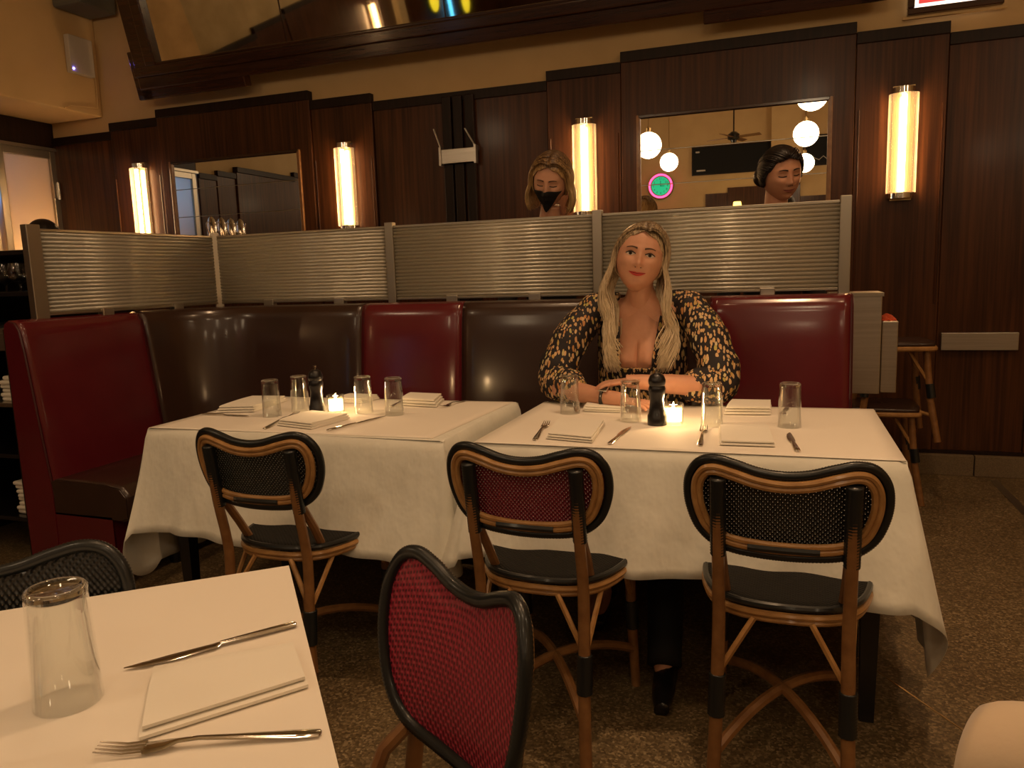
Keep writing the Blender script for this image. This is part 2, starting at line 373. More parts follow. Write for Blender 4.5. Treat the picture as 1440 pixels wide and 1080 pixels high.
MB().box(-6.278, -6.27, 3.25, 4.2, 2.0, 2.39).build('added_glow_panel', 'blue_backlight', wl)  # added glowing panel that tints the frosted pane blue from behind
l = bpy.data.lights.new('vestibule_light', 'POINT'); l.energy = 16; l.color = (1, .62, .3); l.shadow_soft_size = .06
lo = bpy.data.objects.new('vestibule_light', l); C.objects.link(lo); lo.location = (-6.05, 4.78, 1.35)

# little box on the soffit wall and its cable
t = thing('wall_speaker', 'small white box with a glowing blue light, high in the left corner', 'speaker', (-5.2, 4.84, 2.88))
MB().box(0, .05, -.13, .09, 0, .28).build('housing', 'white_plastic', t, bevel=.008)
MB().lathe([(0, .008), (.005, .006), (.008, 0)], 12, T=M.Translation((.05, -.11, .03)) @ M.Rotation(pi/2, 4, 'Y')).build('indicator_light', 'led_blue', t, True)
MB().tube([(.01, .11, .25), (.012, .12, -.05), (.012, .115, -.22), (.012, -.15, -.25), (.012, -.2, -.27)], .005, 6).build('cable', 'cream', t, True)
t = thing('ceiling_projector', 'grey angular box fixed high on the cream wall at the corner', 'speaker', (-5.14, 4.86, 3.33))
MB().box(-.06, .22, -.22, .12, 0, .26).build('housing', 'grey_plastic', t, bevel=.02)
MB().box(-.06, .0, -.06, .05, .26, .5).build('bracket', 'grey_plastic', t)

# wall mirrors: three glass strips in a slim frame
def wall_mirror(x0, x1, label, surf=4.96):
    t = thing('wall_mirror', label, 'mirror', ((x0+x1)/2, surf, 1.56)); hw = (x1-x0)/2
    zs = [0, .205, .415, .61]
    for a_, b_ in zip(zs[:-1], zs[1:]):
        MB().box(-hw, hw, -.006, 0, a_+.0015, b_-.0015).build('mirror_pane', 'mirror', t, bevel=.0015)
        if a_: MB().box(-hw, hw, -.0065, -.001, a_-.0015, a_+.0015).build('pane_joint', 'alu', t)
    for sx in (-1, 1):
        MB().box(sx*hw-.012, sx*hw+.012, -.022, 0, -.02, .63).build('side_bead', 'rattan_dark', t, bevel=.004)
    MB().box(-hw, hw, -.022, 0, .61, .63).build('top_bead', 'frame_wood', t, bevel=.003)
    return t
wall_mirror(-.865, .24, 'wide banded wall mirror showing globe lamps and a neon clock')
wall_mirror(-4.51, -3.345, 'wide banded wall mirror between the two lights at the left corner')

# sconces
def sconce(label):
    t = thing('wall_sconce', label, 'wall light', group='ribbed glass wall lights along the panelling')
    r = .075
    def f(u, v):
        a = pi*(u); rr = r*(1+.035*sin(u*pi*44)); return (rr*cos(a), -rr*sin(a)*.95-.006, .03+v*.54)
    MB().grid(f, 176, 1).build('ribbed_shade', 'shade', t, True)
    MB().tube([(0, -.042, .04), (0, -.042, .56)], .0135, 12).build('lamp_tube', 'tube', t, True)
    for z0, z1, rr in ((0, .03, .068), (.57, .605, .060)):
        MB().lathe([(0, z0), (rr, z0), (rr, z1), (0, z1)], 28, c=(0, 0, 0)).build('end_cap', 'chrome', t, True)
        for q in t.children:
            if q.name.startswith('end_cap'): q.location = (0, -.068*0-.0, 0)
    MB().box(-.055, .055, -.01, .012, -.01, .615).build('back_plate', 'brass', t)
    return t
s0 = sconce('ribbed glass wall light hanging alone on the panelling at the far right')
LS = {'right': .62}
s0.location = (.62, 4.975-.012, 1.595)
dup(s0, (-1.213, 4.963, 1.595), label='ribbed glass wall light beside the masked woman')
dup(s0, (-2.965, 4.963, 1.595), label='ribbed glass wall light right of the small mirror, below the big framed mirror')
dup(s0, (-4.83, 4.963, 1.595), label='ribbed glass wall light nearest the frosted door in the corner')
s1 = dup(s0, (-5.70+.012, -1.3, 1.65), rz=pi/2, label='ribbed glass wall light on the left wall, seen in the framed mirror')

# clear wall bracket
t = thing('menu_holder', 'small clear bracket with two raised arms on the dark fluted panel', 'bracket', (-2.08, 4.955, 1.995))
MB().box(-.12, .12, -.03, -.024, .0, .095).build('face_plate', 'steel', t, bevel=.003)
MB().box(-.135, -.12, -.04, 0, -.01, .11).build('side_plate', 'steel', t); MB().box(.12, .135, -.04, 0, -.01, .11).build('side_plate', 'steel', t)
MB().tube([(-.125, -.02, .1), (-.155, -.06, .23)], .006, 8).build('arm', 'steel', t, True)
MB().tube([(.125, -.02, .1), (.07, -.06, .215)], .006, 8).build('arm', 'steel', t, True)

# big leaning mirror in stepped frame
TL = R(14)
fm = thing('framed_mirror', 'huge dark stepped wooden frame holding a tilted antique mirror', 'mirror')
fm.matrix_world = M.Translation((-2.06, 4.84, 2.64)) @ M.Rotation(TL, 4, 'X')
hw = 2.53
def fb(n, x0, x1, z0, z1, y0=-.03, y1=.05, m='frame_wood'): return MB().box(x0, x1, y0, y1, z0, z1).build(n, m, fm, bevel=.008)
fb('bottom_rail', -hw, hw, .07, .16); fb('bottom_rail', -hw+.0, hw, .155, .225, -.055, .05); fb('bottom_rail', -hw+.2, hw-.2, .22, .245, -.04, .03)
for sx in (-1, 1):
    a_, b_ = sorted((sx*hw, sx*(hw-.13))); fb('side_rail', a_, b_, .2, 1.5)
    a_, b_ = sorted((sx*(hw-.12), sx*(hw-.21))); fb('side_rail', a_, b_, .22, 1.4, -.05, .05)
    a_, b_ = sorted((sx*(hw+.045), sx*(hw-.10))); fb('corner_block', a_, b_, .0, .34, -.02, .06)
    a_, b_ = sorted((sx*(hw+.0), sx*(hw-.93))); fb('ledge', a_, b_, .0, .075, -.02, .06)
fb('top_rail', -hw, hw, 1.4, 1.55)
MB().box(-hw+.2, hw-.2, -.006, .0, .24, 1.41).build('mirror_pane', 'mirror_old', fm)
MB().box(-hw+.2, hw-.2, .001, .04, .2, 1.45).build('backing', 'wood_dark', fm)
for x in (-1.2, 0, 1.2): MB().box(x-.004, x+.004, -.009, -.006, .24, 1.41).build('pane_joint', 'frame_wood', fm)

# lit sign top right
t = thing('lit_sign', 'red sign with glowing white border, cut off by the top of the photo', 'sign', (.62, 4.985, 2.575))
MB().box(0, .46, -.05, 0, 0, .035).box(0, .035, -.05, 0, .035, .36).box(.425, .46, -.05, 0, .035, .36).box(0, .46, -.05, 0, .36, .395).build('frame', 'frame_wood', t, bevel=.006)
MB().box(.035, .425, -.03, -.01, .035, .36).build('border', 'sign_white', t)
MB().box(.055, .405, -.034, -.03, .056, .34).build('panel', 'sign_red', t)
MB().box(-.02, .48, -.02, 0, -.015, .0).build('ledge', 'cream', t)

# ------------------------------------------------------------------ behind the camera (seen in the mirrors)
def rpanel(x0, x1, zt, pr):
    MB().box(x0+.002, x1-.002, -7.2, -7.2+pr, .1, zt).build('wood_panel', 'wood', wr_, bevel=.004)
for x0, x1, zt, pr in [(-5.7, -4.2, 2.5, .03), (-4.2, -3.0, 2.58, .05), (-3.0, -1.58, 2.5, .03), (-1.58, -1.13, 2.76, .04), (-1.13, .3, 2.86, .05), (.3, 1.6, 2.6, .03), (1.6, 3.2, 2.5, .05), (3.2, 4.5, 2.58, .03)]:
    rpanel(x0, x1, zt, pr)
MB().box(-.27, .3, -7.2, -6.9, 2.86, 4.7).build('pilaster', 'cream', wr_)
def globe(x, y, z, r, label, mt='globe'):
    t = thing('pendant_lamp', label, 'pendant lamp', (x, y, z), group='white globe pendants')
    MB().lathe([(r*sin(pi*i/20), -r*cos(pi*i/20)) for i in range(1, 20)], 32).build('glass_globe', mt, t, True)
    MB().lathe([(.03, r-.01), (.035, r+.05), (.012, r+.07)], 16).build('collar', 'brass', t, True)
    MB().tube([(0, 0, r+.06), (0, 0, 4.7-z)], .007, 8).build('rod', 'brass', t, True)
    return t
globe(-1.68, -.45, 2.83, .165, 'white globe lamp at the left edge of the wide mirror')
globe(-2.04, -5.0, 3.19, .165, 'smaller white globe lamp hanging above the neon clock')
globe(.28, .1, 3.15, .175, 'white globe lamp cut off at the top right of the wide mirror')
globe(.26, -1.6, 2.98, .165, 'white globe lamp lower at the right edge of the wide mirror')
globe(.33, -5.3, 3.03, .165, 'small white globe lamp beneath another at the mirror right edge')
globe(3.0, -1.6, 2.7, .175, 'added fill globe, unseen, behind the camera at the right')  # globes from here on are unseen and added as fill light
globe(3.0, -4.2, 2.9, .165, 'added fill globe, unseen, far behind at the right')
globe(-3.4, -3.2, 2.9, .165, 'added fill globe, unseen, far behind at the left')
globe(2.5, 1.2, 3.1, .175, 'added globe lamp, unseen, right of the tables')
globe(-3.6, .2, 3.05, .165, 'added globe lamp, unseen, above the near left table')

t = thing('neon_clock', 'round clock with green face and glowing pink neon ring', 'clock', (-2.51, -7.18, 2.985), pi)
MB().lathe([(0, 0), (.27, 0), (.27, .06), (0, .06)], 40, T=M.Rotation(pi/2, 4, 'X')).build('case', 'black', t, True)
MB().lathe([(0, .065), (.195, .065)], 40, T=M.Rotation(pi/2, 4, 'X')).build('face', 'neon_green', t)
MB().tube([(.235*cos(a), -.08, .235*sin(a)) for a in [2*pi*i/40 for i in range(40)]], .022, 8, True).build('neon_ring', 'neon_pink', t, True)
for k in range(12):
    a = pi/2-2*pi*(k+1)/12
    cu = bpy.data.curves.new('numeral', 'FONT'); cu.body = str(k+1); cu.size = .065; cu.align_x = 'CENTER'; cu.align_y = 'CENTER'; cu.extrude = .001
    oc = bpy.data.objects.new('numeral_curve', cu); C.objects.link(oc); bpy.context.view_layer.update()
    nm = bpy.data.meshes.new_from_object(oc.evaluated_get(bpy.context.evaluated_depsgraph_get())); bpy.data.objects.remove(oc)
    nm.materials.clear(); nm.materials.append(MT['black']); o = bpy.data.objects.new('numeral', nm); C.objects.link(o); o.parent = t
    o.location = (.15*cos(a), -.068, .15*sin(a)); o.rotation_euler = (pi/2, 0, 0)
MB().box(-.006, .006, -.072, -.068, -.01, .11).build('hand', 'black', t)
MB().box(-.08, .01, -.072, -.068, -.006, .006).build('hand', 'black', t)

t = thing('blackboard', 'long dark board in a black frame high on the cream wall, mirrored', 'board', (-1.06, -7.17, 3.17), pi)
MB().box(-.78, .78, -.02, 0, 0, .54).build('board', 'black_matte', t)
MB().box(-.8, .8, -.03, .0, -.02, 0).box(-.8, .8, -.03, 0, .54, .56).box(-.8, -.78, -.03, 0, 0, .54).box(.78, .8, -.03, 0, 0, .54).build('frame', 'wood_dark', t)
MB().box(.64, .72, -.024, -.02, .44, .47).box(.52, .70, -.024, -.02, .06, .09).build('chalk_mark', 'white_plastic', t)

t = thing('framed_picture', 'dark picture with pale scribble at the mirror right edge', 'picture', (.62, -7.17, 3.2), pi)
MB().box(-.26, .26, -.02, 0, 0, .56).build('canvas', 'black_matte', t)
MB().tube([(.24, -.025, .08), (.17, -.025, .2), (.2, -.025, .1), (.1, -.025, .15), (-.02, -.025, .09), (-.1, -.025, .16), (-.2, -.025, .07)], .008, 6).build('scribble', 'white_plastic', t, True)
MB().box(-.28, -.26, -.03, 0, -.02, .58).box(.26, .28, -.03, 0, -.02, .58).box(-.26, .26, -.03, 0, -.02, 0).box(-.26, .26, -.03, 0, .56, .58).build('frame', 'wood_dark', t)

t = thing('ceiling_fan', 'dark ceiling fan on a long rod, seen in the wide mirror', 'ceiling fan', (-.92, -5.6, 3.63), R(20))
MB().tube([(0, 0, .1), (0, 0, 1.07)], .014, 8).build('rod', 'black', t, True)
MB().lathe([(0, -.1), (.05, -.09), (.06, -.05), (.11, -.03), (.11, .05), (.05, .1), (0, .11)], 20).build('motor', 'black', t, True)
for k in range(4):
    MB().box(.12, .52, -.055, .055, -.005, .005, T=M.Rotation(k*pi/2, 4, 'Z') @ M.Rotation(R(13), 4, 'X')).build('blade', 'rattan_dark', t, bevel=.003)
MT['amber'] = em('amber_glow', (1, .62, .12), 5)
t = thing('table_lamp', 'small glowing yellow lamp at the bottom of the wide mirror', 'lamp', (-.90, -6.6, 0))
MB().box(-.5, .5, -.2, .2, 0, 1.05).build('sideboard', 'wood_dark', t, bevel=.01)
MB().lathe([(.07, 1.05), (.02, 1.08), (.015, 2.30), (.02, 2.35)], 14).build('stem', 'brass', t, True)
MB().lathe([(.10, 2.36), (.07, 2.52)], 20).build('lamp_shade', 'amber', t, True)
t = thing('potted_palm', 'dark leafy plant at the right edge of the wide mirror', 'plant', (.52, -5.9, 0))
MB().lathe([(0, 0), (.16, 0), (.2, .35), (.17, .36), (0, .34)], 20).build('pot', 'black', t, True)
MB().tube([(0, 0, .3), (.02, 0, 1.2), (0, .02, 1.9)], .02, 8).build('stem', 'wood_dark', t, True)
fr = MB()
for k in range(26):
    a = random.uniform(0, 2*pi); L = random.uniform(.35, .6); h = random.uniform(.1, .6); b0 = random.uniform(1.3, 1.9)
    pts = arc((0, 0, b0), (cos(a)*L*.5, sin(a)*L*.5, b0+h), (cos(a)*L, sin(a)*L, b0+h*.6), 6)
    fr.tube(pts, lambda s: .035*(1-s)*(s+.15)+.002, 4, flat=.15)
tag(fr.build('foliage', 'leaf', t, True), kind='stuff')

for i, (y, z) in enumerate(((-3.55, 1.84), (-5.0, 1.52))):
    t = thing('round_wall_lamp', ['bright yellow disc lamp in the framed mirror, near the pale strip', 'yellow disc lamp in the framed mirror, right of the blue neon tube'][i], 'wall lamp', (-5.69, y, z), pi/2)
    MB().lathe([(0, 0), (.22, 0), (.24, .04), (0, .05)], 32, T=M.Rotation(pi/2, 4, 'X')).build('rim', 'black', t, True)
    MB().lathe([(0, .052), (.2, .05)], 32, T=M.Rotation(pi/2, 4, 'X')).build('disc', 'yellow_disc', t)
t = thing('neon_tube', 'vertical blue neon tube reflected in the framed mirror', 'neon light', (-5.66, -4.25, 1.2))
MB().tube([(0, 0, 0), (0, 0, .9)], .035, 10).build('tube', 'neon_blue', t, True)
MB().box(-.05, -.02, -.05, .05, .0, .95).build('holder', 'black', t)
st(MB().box(-5.72, -5.60, -2.3, -2.05, 0, 4.7).build('pilaster', 'cream_aged', bevel=.01))

# ------------------------------------------------------------------ divider screen on the banquette
ds = thing('divider_screen', 'ribbed glass screen in metal frames running along the banquette top', 'screen', (0, 0, 0))
SZ0, SZ1 = 1.135, 1.495
def ribpane(a, b):
    a = V((a[0], a[1], 0)); b = V((b[0], b[1], 0)); d = (b-a).normalized(); n = V((d.y, -d.x, 0)); L = (b-a).length
    nr = 20; vs = []
    def f(u, v):
        ph = v*nr; p = ph % 1.0; off = .0085*sqrt(max(0, 1-(2*p-1)**2)); q = a+d*(u*L)
        return (q.x+n.x*off, q.y+n.y*off, SZ0+.012+v*(SZ1-SZ0-.02))
    o = MB().grid(f, 1, nr*8).build('ribbed_pane', 'ribbed', ds, True, sharp=50); 
    q = o.modifiers.new('s', 'SOLIDIFY'); q.thickness = .005; q.offset = -1
    ang = atan2(d.y, d.x); T = M.Translation((a.x, a.y, 0)) @ M.Rotation(ang, 4, 'Z')
    MB().box(0, L, -.010, .010, SZ1-.008, SZ1+.004, T=T).build('top_rail', 'alu', ds, bevel=.002)
    MB().box(0, L, -.010, .010, SZ0, SZ0+.012, T=T).build('bottom_rail', 'alu', ds, bevel=.002)
    for s_ in (.3, .72):
        MB().box(L*s_-.03, L*s_+.03, -.018, .018, SZ0-.035, SZ0+.018, T=T).build('clip', 'steel', ds, bevel=.004)
SP = [(.235, 3.45), (-.79, 3.45), (-1.835, 3.45), (-2.90, 3.45), (-2.955, 2.41)]
for k in range(4):
    a, b = V((*SP[k+1], 0)), V((*SP[k], 0)); d = (b-a).normalized()*.022
    ribpane(a+d, b-d)
for k, (x, y) in enumerate(SP):
    ww = .022 if k != 4 else .03
    MB().box(-ww, ww, -.02, .02, 1.105, SZ1+.02, T=M.Translation((x, y, 0)) @ M.Rotation(R(45 if k == 3 else (84 if k == 4 else 0)), 4, 'Z')).build('post', 'alu', ds, bevel=.003)

# ------------------------------------------------------------------ banquette
bq = thing('banquette', 'long corner banquette in oxblood and brown vinyl with padded panels', 'bench', (0, 0, 0))
# plan path of the back's top front edge: from right end along the wall run, round the corner, to the left end
def bpath(s):
    # s in metres from right end (X=.257,Y=3.34) going left
    L1 = 2.77
    if s <= L1: return V((.257-s, 3.34, 0)), V((0, -1, 0))
    r = .42; q = s-L1
    if q <= r*pi/2:
        a = q/r; c = V((.257-L1, 3.34-r, 0)); return c+V((-sin(a)*r, cos(a)*r, 0)), V((sin(a), -cos(a), 0))
    q -= r*pi/2; return V((.257-L1-r, 3.34-r-q, 0)), V((1, 0, 0))
S_C = 2.77+.42*pi/2
segs = [(0, .542, 'red_vinyl'), (.542, 1.662, 'brown_vinyl'), (1.662, 2.193, 'red_vinyl'), (2.193, S_C+.02, 'brown_vinyl'), (S_C+.02, S_C+.66, 'red_vinyl')]
prof = [(-.045, 1.085), (-.038, 1.108), (-.018, 1.120), (.010, 1.112), (.030, 1.085), (.045, 1.0), (.062, .85), (.085, .65), (.11, .45), (.115, .40)]  # (outwards towards the tables, z)
for k, (s0_, s1_, m) in enumerate(segs):
    nu = max(6, int((s1_-s0_)/.06))
    def f(u, v, s0_=s0_, s1_=s1_):
        s = s0_+(s1_-s0_)*u; p, n = bpath(s); i = v*(len(prof)-1); j = min(int(i), len(prof)-2); t_ = i-j
        o_ = prof[j][0]*(1-t_)+prof[j+1][0]*t_; z = prof[j][1]*(1-t_)+prof[j+1][1]*t_
        e = min(u*(s1_-s0_), (1-u)*(s1_-s0_)); puff = .012*(1-math.exp(-e/.03))*(1 if v > .1 else 0)
        if k_last and u > .9: puff -= 0
        return p+n*(o_+puff)+V((0, 0, z))
    k_last = k == 4
    MB().grid(f, nu*2, 27).build('back_panel', m, bq, True, solid=.012)
for k, (s0_, s1_, m) in enumerate(segs[:-1]):
    p, n = bpath(s1_)
    MB().tube([p+n*(a+.002)+V((0, 0, z)) for a, z in prof], .005, 6).build('piping', 'piping', bq, True)
for s_, sg in ((0, 1), (segs[-1][1], -1)):
    p, n = bpath(s_)
    ring = [p+n*(a+.004)+V((0, 0, z)) for a, z in prof]
    bk = [p+n*(-.04)+V((0, 0, z)) for z in (.12, 1.10)]
    m_ = MB(); pts = [p+n*.115+V((0, 0, .12))]+[ring[-1-i] for i in range(len(ring))]+[p+n*(-.04)+V((0, 0, .12))]
    m_.add(pts, [tuple(range(len(pts)))]); m_.build('end_panel', 'red_vinyl', bq, solid=.014)
    MB().tube(ring, .006, 6).build('piping', 'piping', bq, True)
# back board
def f(u, v):
    p, n = bpath(u*segs[-1][1]); return p+n*(-.05)+V((0, 0, .1+v*.99))
MB().grid(f, 70, 1).build('back_board', 'wood_dark', bq, True, solid=.012)
# seat cushions + base
for k, (s0_, s1_, m) in enumerate(segs):
    nu = max(6, int((s1_-s0_)/.06))
    sp_ = [(.10, .42), (.10, .455), (.14, .472), (.40, .468), (.47, .455), (.50, .42), (.50, .34), (.47, .32)]
    if k in (0, 1, 2): sp_ = [(a if a < .3 else a-.06, z) for a, z in sp_]
    def f(u, v, s0_=s0_, s1_=s1_, sp_=sp_):
        s = s0_+(s1_-s0_)*u; p, n = bpath(s); i = v*(len(sp_)-1); j = min(int(i), len(sp_)-2); t_ = i-j
        o_ = sp_[j][0]*(1-t_)+sp_[j+1][0]*t_; z = sp_[j][1]*(1-t_)+sp_[j+1][1]*t_
        return p+n*min(o_, .5)+V((0, 0, z))
    MB().grid(f, nu*2, 21).build('seat_cushion', 'brown_vinyl', bq, True, solid=.008)
for s_, dx in ((0, -.06), (segs[-1][1], 0)):      # closed ends of seat and base
    p, n = bpath(s_)
    for nm, pl, mt_ in (('seat_end', [(-.02, .33), (-.02, .44), (.14, .470), (.40+dx, .466), (.47+dx, .453), (.50+dx, .42), (.50+dx, .34), (.47+dx, .325)], 'brown_vinyl'), ('base_end', [(-.02, .14), (-.02, .335), (.42, .335), (.42, .14)], 'red_vinyl')):
        m_ = MB(); m_.add([p+n*a+V((0, 0, z)) for a, z in pl], [tuple(range(len(pl)))]); m_.build(nm, mt_, bq, solid=.008)
def f(u, v):
    p, n = bpath(u*segs[-1][1]); q = [(.42, .33), (.42, .14), (-.05, .14), (-.05, .33)][min(3, int(v*3+.01))]; return p+n*q[0]+V((0, 0, q[1]))
MB().grid(f, 70, 3).build('base', 'red_vinyl', bq)
for s_ in (.1, 1.0, 1.9, 2.7, 3.7, 4.15):
    p, n = bpath(s_)
    for o_ in (0.02, .34): MB().lathe([(.028, 0), (.034, .15)], 10, c=p+n*o_).build('foot', 'black', bq, True)

# steel bins hanging behind the banquette's right end
t = thing('steel_bin', 'tall brushed steel bin hung behind the banquette end', 'bin', (.30, 3.6, .70))
MB().box(-.11, .085, -.12, .1, 0, .415).build('body', 'steel', t, bevel=.004); MB().box(-.115, .09, -.125, .105, .405, .42).build('rim', 'alu', t)
t = thing('steel_bin', 'shorter brushed steel bin with an orange cloth inside', 'bin', (.425, 3.62, .70))
MB().box(-.034, .028, -.10, .09, 0, .30).build('body', 'steel', t, bevel=.004)
c_ = MB().grid(lambda u, v: (.39+.06*u, 3.54+.14*v, 1.0+.022*sin(pi*u)*sin(pi*v)+.005*sin(u*17+v*13)), 12, 12).build('cleaning_cloth', 'orange_cloth', None, True, solid=.004)
tag(c_, 'folded orange cloth lying on the shorter steel bin', 'cloth')

# ------------------------------------------------------------------ tables with cloths
def table(x0, x1, y0, y1, label, legs):
    t = thing('dining_table', label, 'table', ((x0+x1)/2, (y0+y1)/2, 0)); hx, hy = (x1-x0)/2-.005, (y1-y0)/2-.005
    MB().box(-hx, hx, -hy, hy, .715, .743).build('tabletop', 'wood_dark', t, bevel=.004)
    for sx in (-1, 1):
        for sy in (-1, 1):
            x, y = sx*(hx-.06), sy*(hy-.06)
            MB().add([(x+a*r, y+b*r, z) for z, r in ((0, .018), (.715, .03)) for a, b in ((-1, -1), (1, -1), (1, 1), (-1, 1))],
                     [(0, 1, 2, 3), (7, 6, 5, 4), (0, 4, 5, 1), (1, 5, 6, 2), (2, 6, 7, 3), (3, 7, 4, 0)]).build('leg', 'black', t)
    return t
def cloth(x0, x1, y0, y1, drops, label, seed, tips=None, z=.7465, flare=(.05, .05, .03, .03), amp=.022):
    # drops: (front, right, back, left) lengths of overhang
    rnd = random.Random(seed); r = .012
    per = []  # (pos, normal, drop) around, starting front-left going right
    def side(pa, pb, n, da, db, cnt, nm):
        for i in range(cnt):
            t_ = i/cnt; per.append((pa.lerp(pb, t_), n, da*(1-t_)+db*t_, nm))
    FL, FR, BR, BL = V((x0, y0, 0)), V((x1, y0, 0)), V((x1, y1, 0)), V((x0, y1, 0))
    f_, r_, b_, l_ = drops; nc = 14
    sides = [(FL, FR, V((0, -1, 0)), f_, 90, flare[0]), (FR, BR, V((1, 0, 0)), r_, 60, flare[1]), (BR, BL, V((0, 1, 0)), b_, 60, flare[2]), (BL, FL, V((-1, 0, 0)), l_, 60, flare[3])]
    for i, (pa, pb, n, d, cnt, fa) in enumerate(sides):
        n2 = sides[(i+1) % 4][2]; d2 = sides[(i+1) % 4][3]; fb_ = sides[(i+1) % 4][5]
        for k in range(cnt): per.append((pa.lerp(pb, k/cnt), n, d, 0, fa))
        for k in range(nc):
            t_ = k/nc; a = t_*pi/2; nn = n*cos(a)+n2*sin(a)
            dd = d*(1-t_)+d2*t_; ex = (tips or (.10, .10, .08, .10))[i]*sin(pi*t_)**1.0
            per.append((pb, nn, dd+ex, sin(pi*t_), fa*(1-t_)+fb_*t_))
    P_ = len(per); ph = [rnd.uniform(0, 6.28) for _ in range(5)]; nv = 14
    def fn(u, v):
        i = int(round(u*P_)) % P_; p, n, d, cr, fl_ = per[i]; s_ = i/P_*2*((x1-x0)+(y1-y0)); j = v*nv
        if v == 0: q = p-n*r; return V((q.x, q.y, z))
        if j < 1.5: q = p-n*r*.3; return V((q.x, q.y, z-.002))
        t_ = (v-1/nv)/(1-1/nv)
        fold = amp*(sin(s_*13+ph[0])+.6*sin(s_*23+ph[1])+.35*sin(s_*5+ph[2])+.3*sin(s_*41+ph[0]*3+t_*4))*t_**1.3
        o_ = fl_*t_**1.1*(1+.45*cr)+max(-.02*t_, fold*(1 if cr == 0 else .6))
        dd = d+.012*sin(s_*4+ph[3])+.006*sin(s_*11+ph[4])
        q = p+n*(o_+.004); return V((q.x, q.y, z-.004-dd*t_))
    m_ = MB().grid(fn, P_, nv, cu=True)
    # top
    top = [i*(nv+1) for i in range(P_)]; m_.f.append(tuple(top)); m_.m.append(0)
    o = m_.build('tablecloth', 'cloth', None, True, sharp=75); q = o.modifiers.new('s', 'SOLIDIFY'); q.thickness = .0015; q.offset = 1
    return tag(o, label, 'tablecloth')
table(-.87, .30, 2.10, 2.835, 'cloth-covered table in front of the smiling woman', 0)
table(-2.12, -.985, 2.10, 2.80, 'cloth-covered table left of the smiling woman', 0)
cloth(-.872, .302, 2.095, 2.84, (.318, .56, .30, .32), 'white tablecloth draped over the table where the woman sits', 3, tips=(-.03, .05, .08, .03), flare=(.12, .07, .03, .03))
cloth(-2.122, -.972, 2.095, 2.805, (.345, .36, .25, .50), 'white tablecloth on the empty left table before the red banquette panel', 11, tips=(.03, .08, .08, .12), flare=(.115, .035, .03, .015))
def topper(pts, z, label, curl=None):
    c = [V((*p, 0)) for p in pts]
    def f(u, v):
        q = c[0].lerp(c[1], u).lerp(c[3].lerp(c[2], u), v); zz = z
        if curl: zz += curl*max(0, (.2-v)/.2)**2*sin(pi*u)
        return (q.x, q.y, zz)
    return tag(MB().grid(f, 24, 24).build('paper_topper', 'paper', None, True, solid=.0012), label, 'table paper')
topper([(-.872, 2.093), (.30, 2.098), (.298, 2.838), (-.868, 2.81)], .7492, 'white paper sheet covering the table in front of the woman')
topper([(-2.115, 2.093), (-1.02, 2.12), (-.99, 2.80), (-2.115, 2.77)], .7492, 'white paper sheet on the left table, its edge curling')

# near table, bottom left
TH = R(40); U = V((cos(TH), sin(TH), 0)); W = V((sin(TH), -cos(TH), 0)); K0 = V((-.82, 1.093, 0))
def near(a, b, z): p = K0-U*a+W*b; return (p.x, p.y, z)      # a: along -U, b: towards the camera side
nt_ = thing('dining_table', 'white-papered table nearest the camera, cut by the lower left corner', 'table', near(.4, .4, 0), TH)
MB().box(-.39, .39, -.39, .39, .715, .743).build('tabletop', 'wood_dark', nt_, bevel=.004)
MB().lathe([(0, 0), (.22, 0), (.22, .02), (.04, .05), (.035, .715)], 24).build('pedestal', 'black', nt_, True)
tc_ = MB(); Tn = M.Translation(near(.4, .4, 0)) @ M.Rotation(TH, 4, 'Z')
tc_.box(-.398, .398, -.398, .398, .7435, .7465, T=Tn)
for k in range(4):
    Tk = Tn @ M.Rotation(k*pi/2, 4, 'Z')
    tc_.grid(lambda u, v: Tk @ V((-.4+.8*u, .400+v*(.02+.012*sin(u*22+k)), .7455-.30*v)), 40, 6)
tag(tc_.build('tablecloth', 'cloth', None, True, sharp=60), 'white cloth hanging off the table nearest the camera', 'tablecloth')
tag(MB().box(-.401, .401, -.401, .401, .7472, .7492, T=Tn).build('paper_topper', 'paper', None), 'white paper sheet on the table nearest the camera', 'table paper')

# ------------------------------------------------------------------ tableware
def tumbler(h=.137, r1=.031, r2=.036, label='', loc=(0, 0, 0)):
    t = thing('tumbler', label, 'glass', loc, group='upturned glass tumblers on the tables')
    # upside down: rim on the table, thick base on top
    out = [(r2, 0), (r2-.001, .01), (r1, h-.006), (r1-.002, h)]; inn = [(r1-.004, h-.004), (0, h-.004)]
    prof_ = [(0, h-.014), (r1-.0035, h-.014), (r2-.0022, .001), (r2-.0005, 0), (r2, .002), (r1+.0003, h-.012), (r1+.001, h-.004), (r1-.002, h), (r1-.006, h), (r1-.008, h-.003), (0, h-.004)]
    MB().lathe(prof_, 40).build('body', 'glass', t, True, sharp=60)
    MB().lathe([(0, h-.013), (r1-.0042, h-.013), (r1-.0035, h-.005), (0, h-.005)], 32).build('thick_base', 'glass_base', t, True, sharp=60)
    return t
TB = .7503
gl = tumbler(loc=(-1.794, 2.366, TB), label='upturned tumbler nearest the left end of the left table')
G = 'upturned glass tumblers on the tables'
for x, y, lb in ((-1.746, 2.478, 'upturned tumbler just left of the pepper mill on the left table'), (-1.476, 2.49, 'upturned tumbler right of the candle on the left table'),
                 (-1.336, 2.469, 'upturned tumbler nearest the right end of the left table'), (-.707, 2.60, 'upturned tumbler before the spotted sleeve, left of the watch'),
                 (-.47, 2.492, 'upturned tumbler in front of the folded hands'), (-.206, 2.466, 'upturned tumbler just right of the candle before the woman'),
                 (.026, 2.483, 'upturned tumbler farthest right, before the red banquette end')):
    dup(gl, (x, y, TB), label=lb)
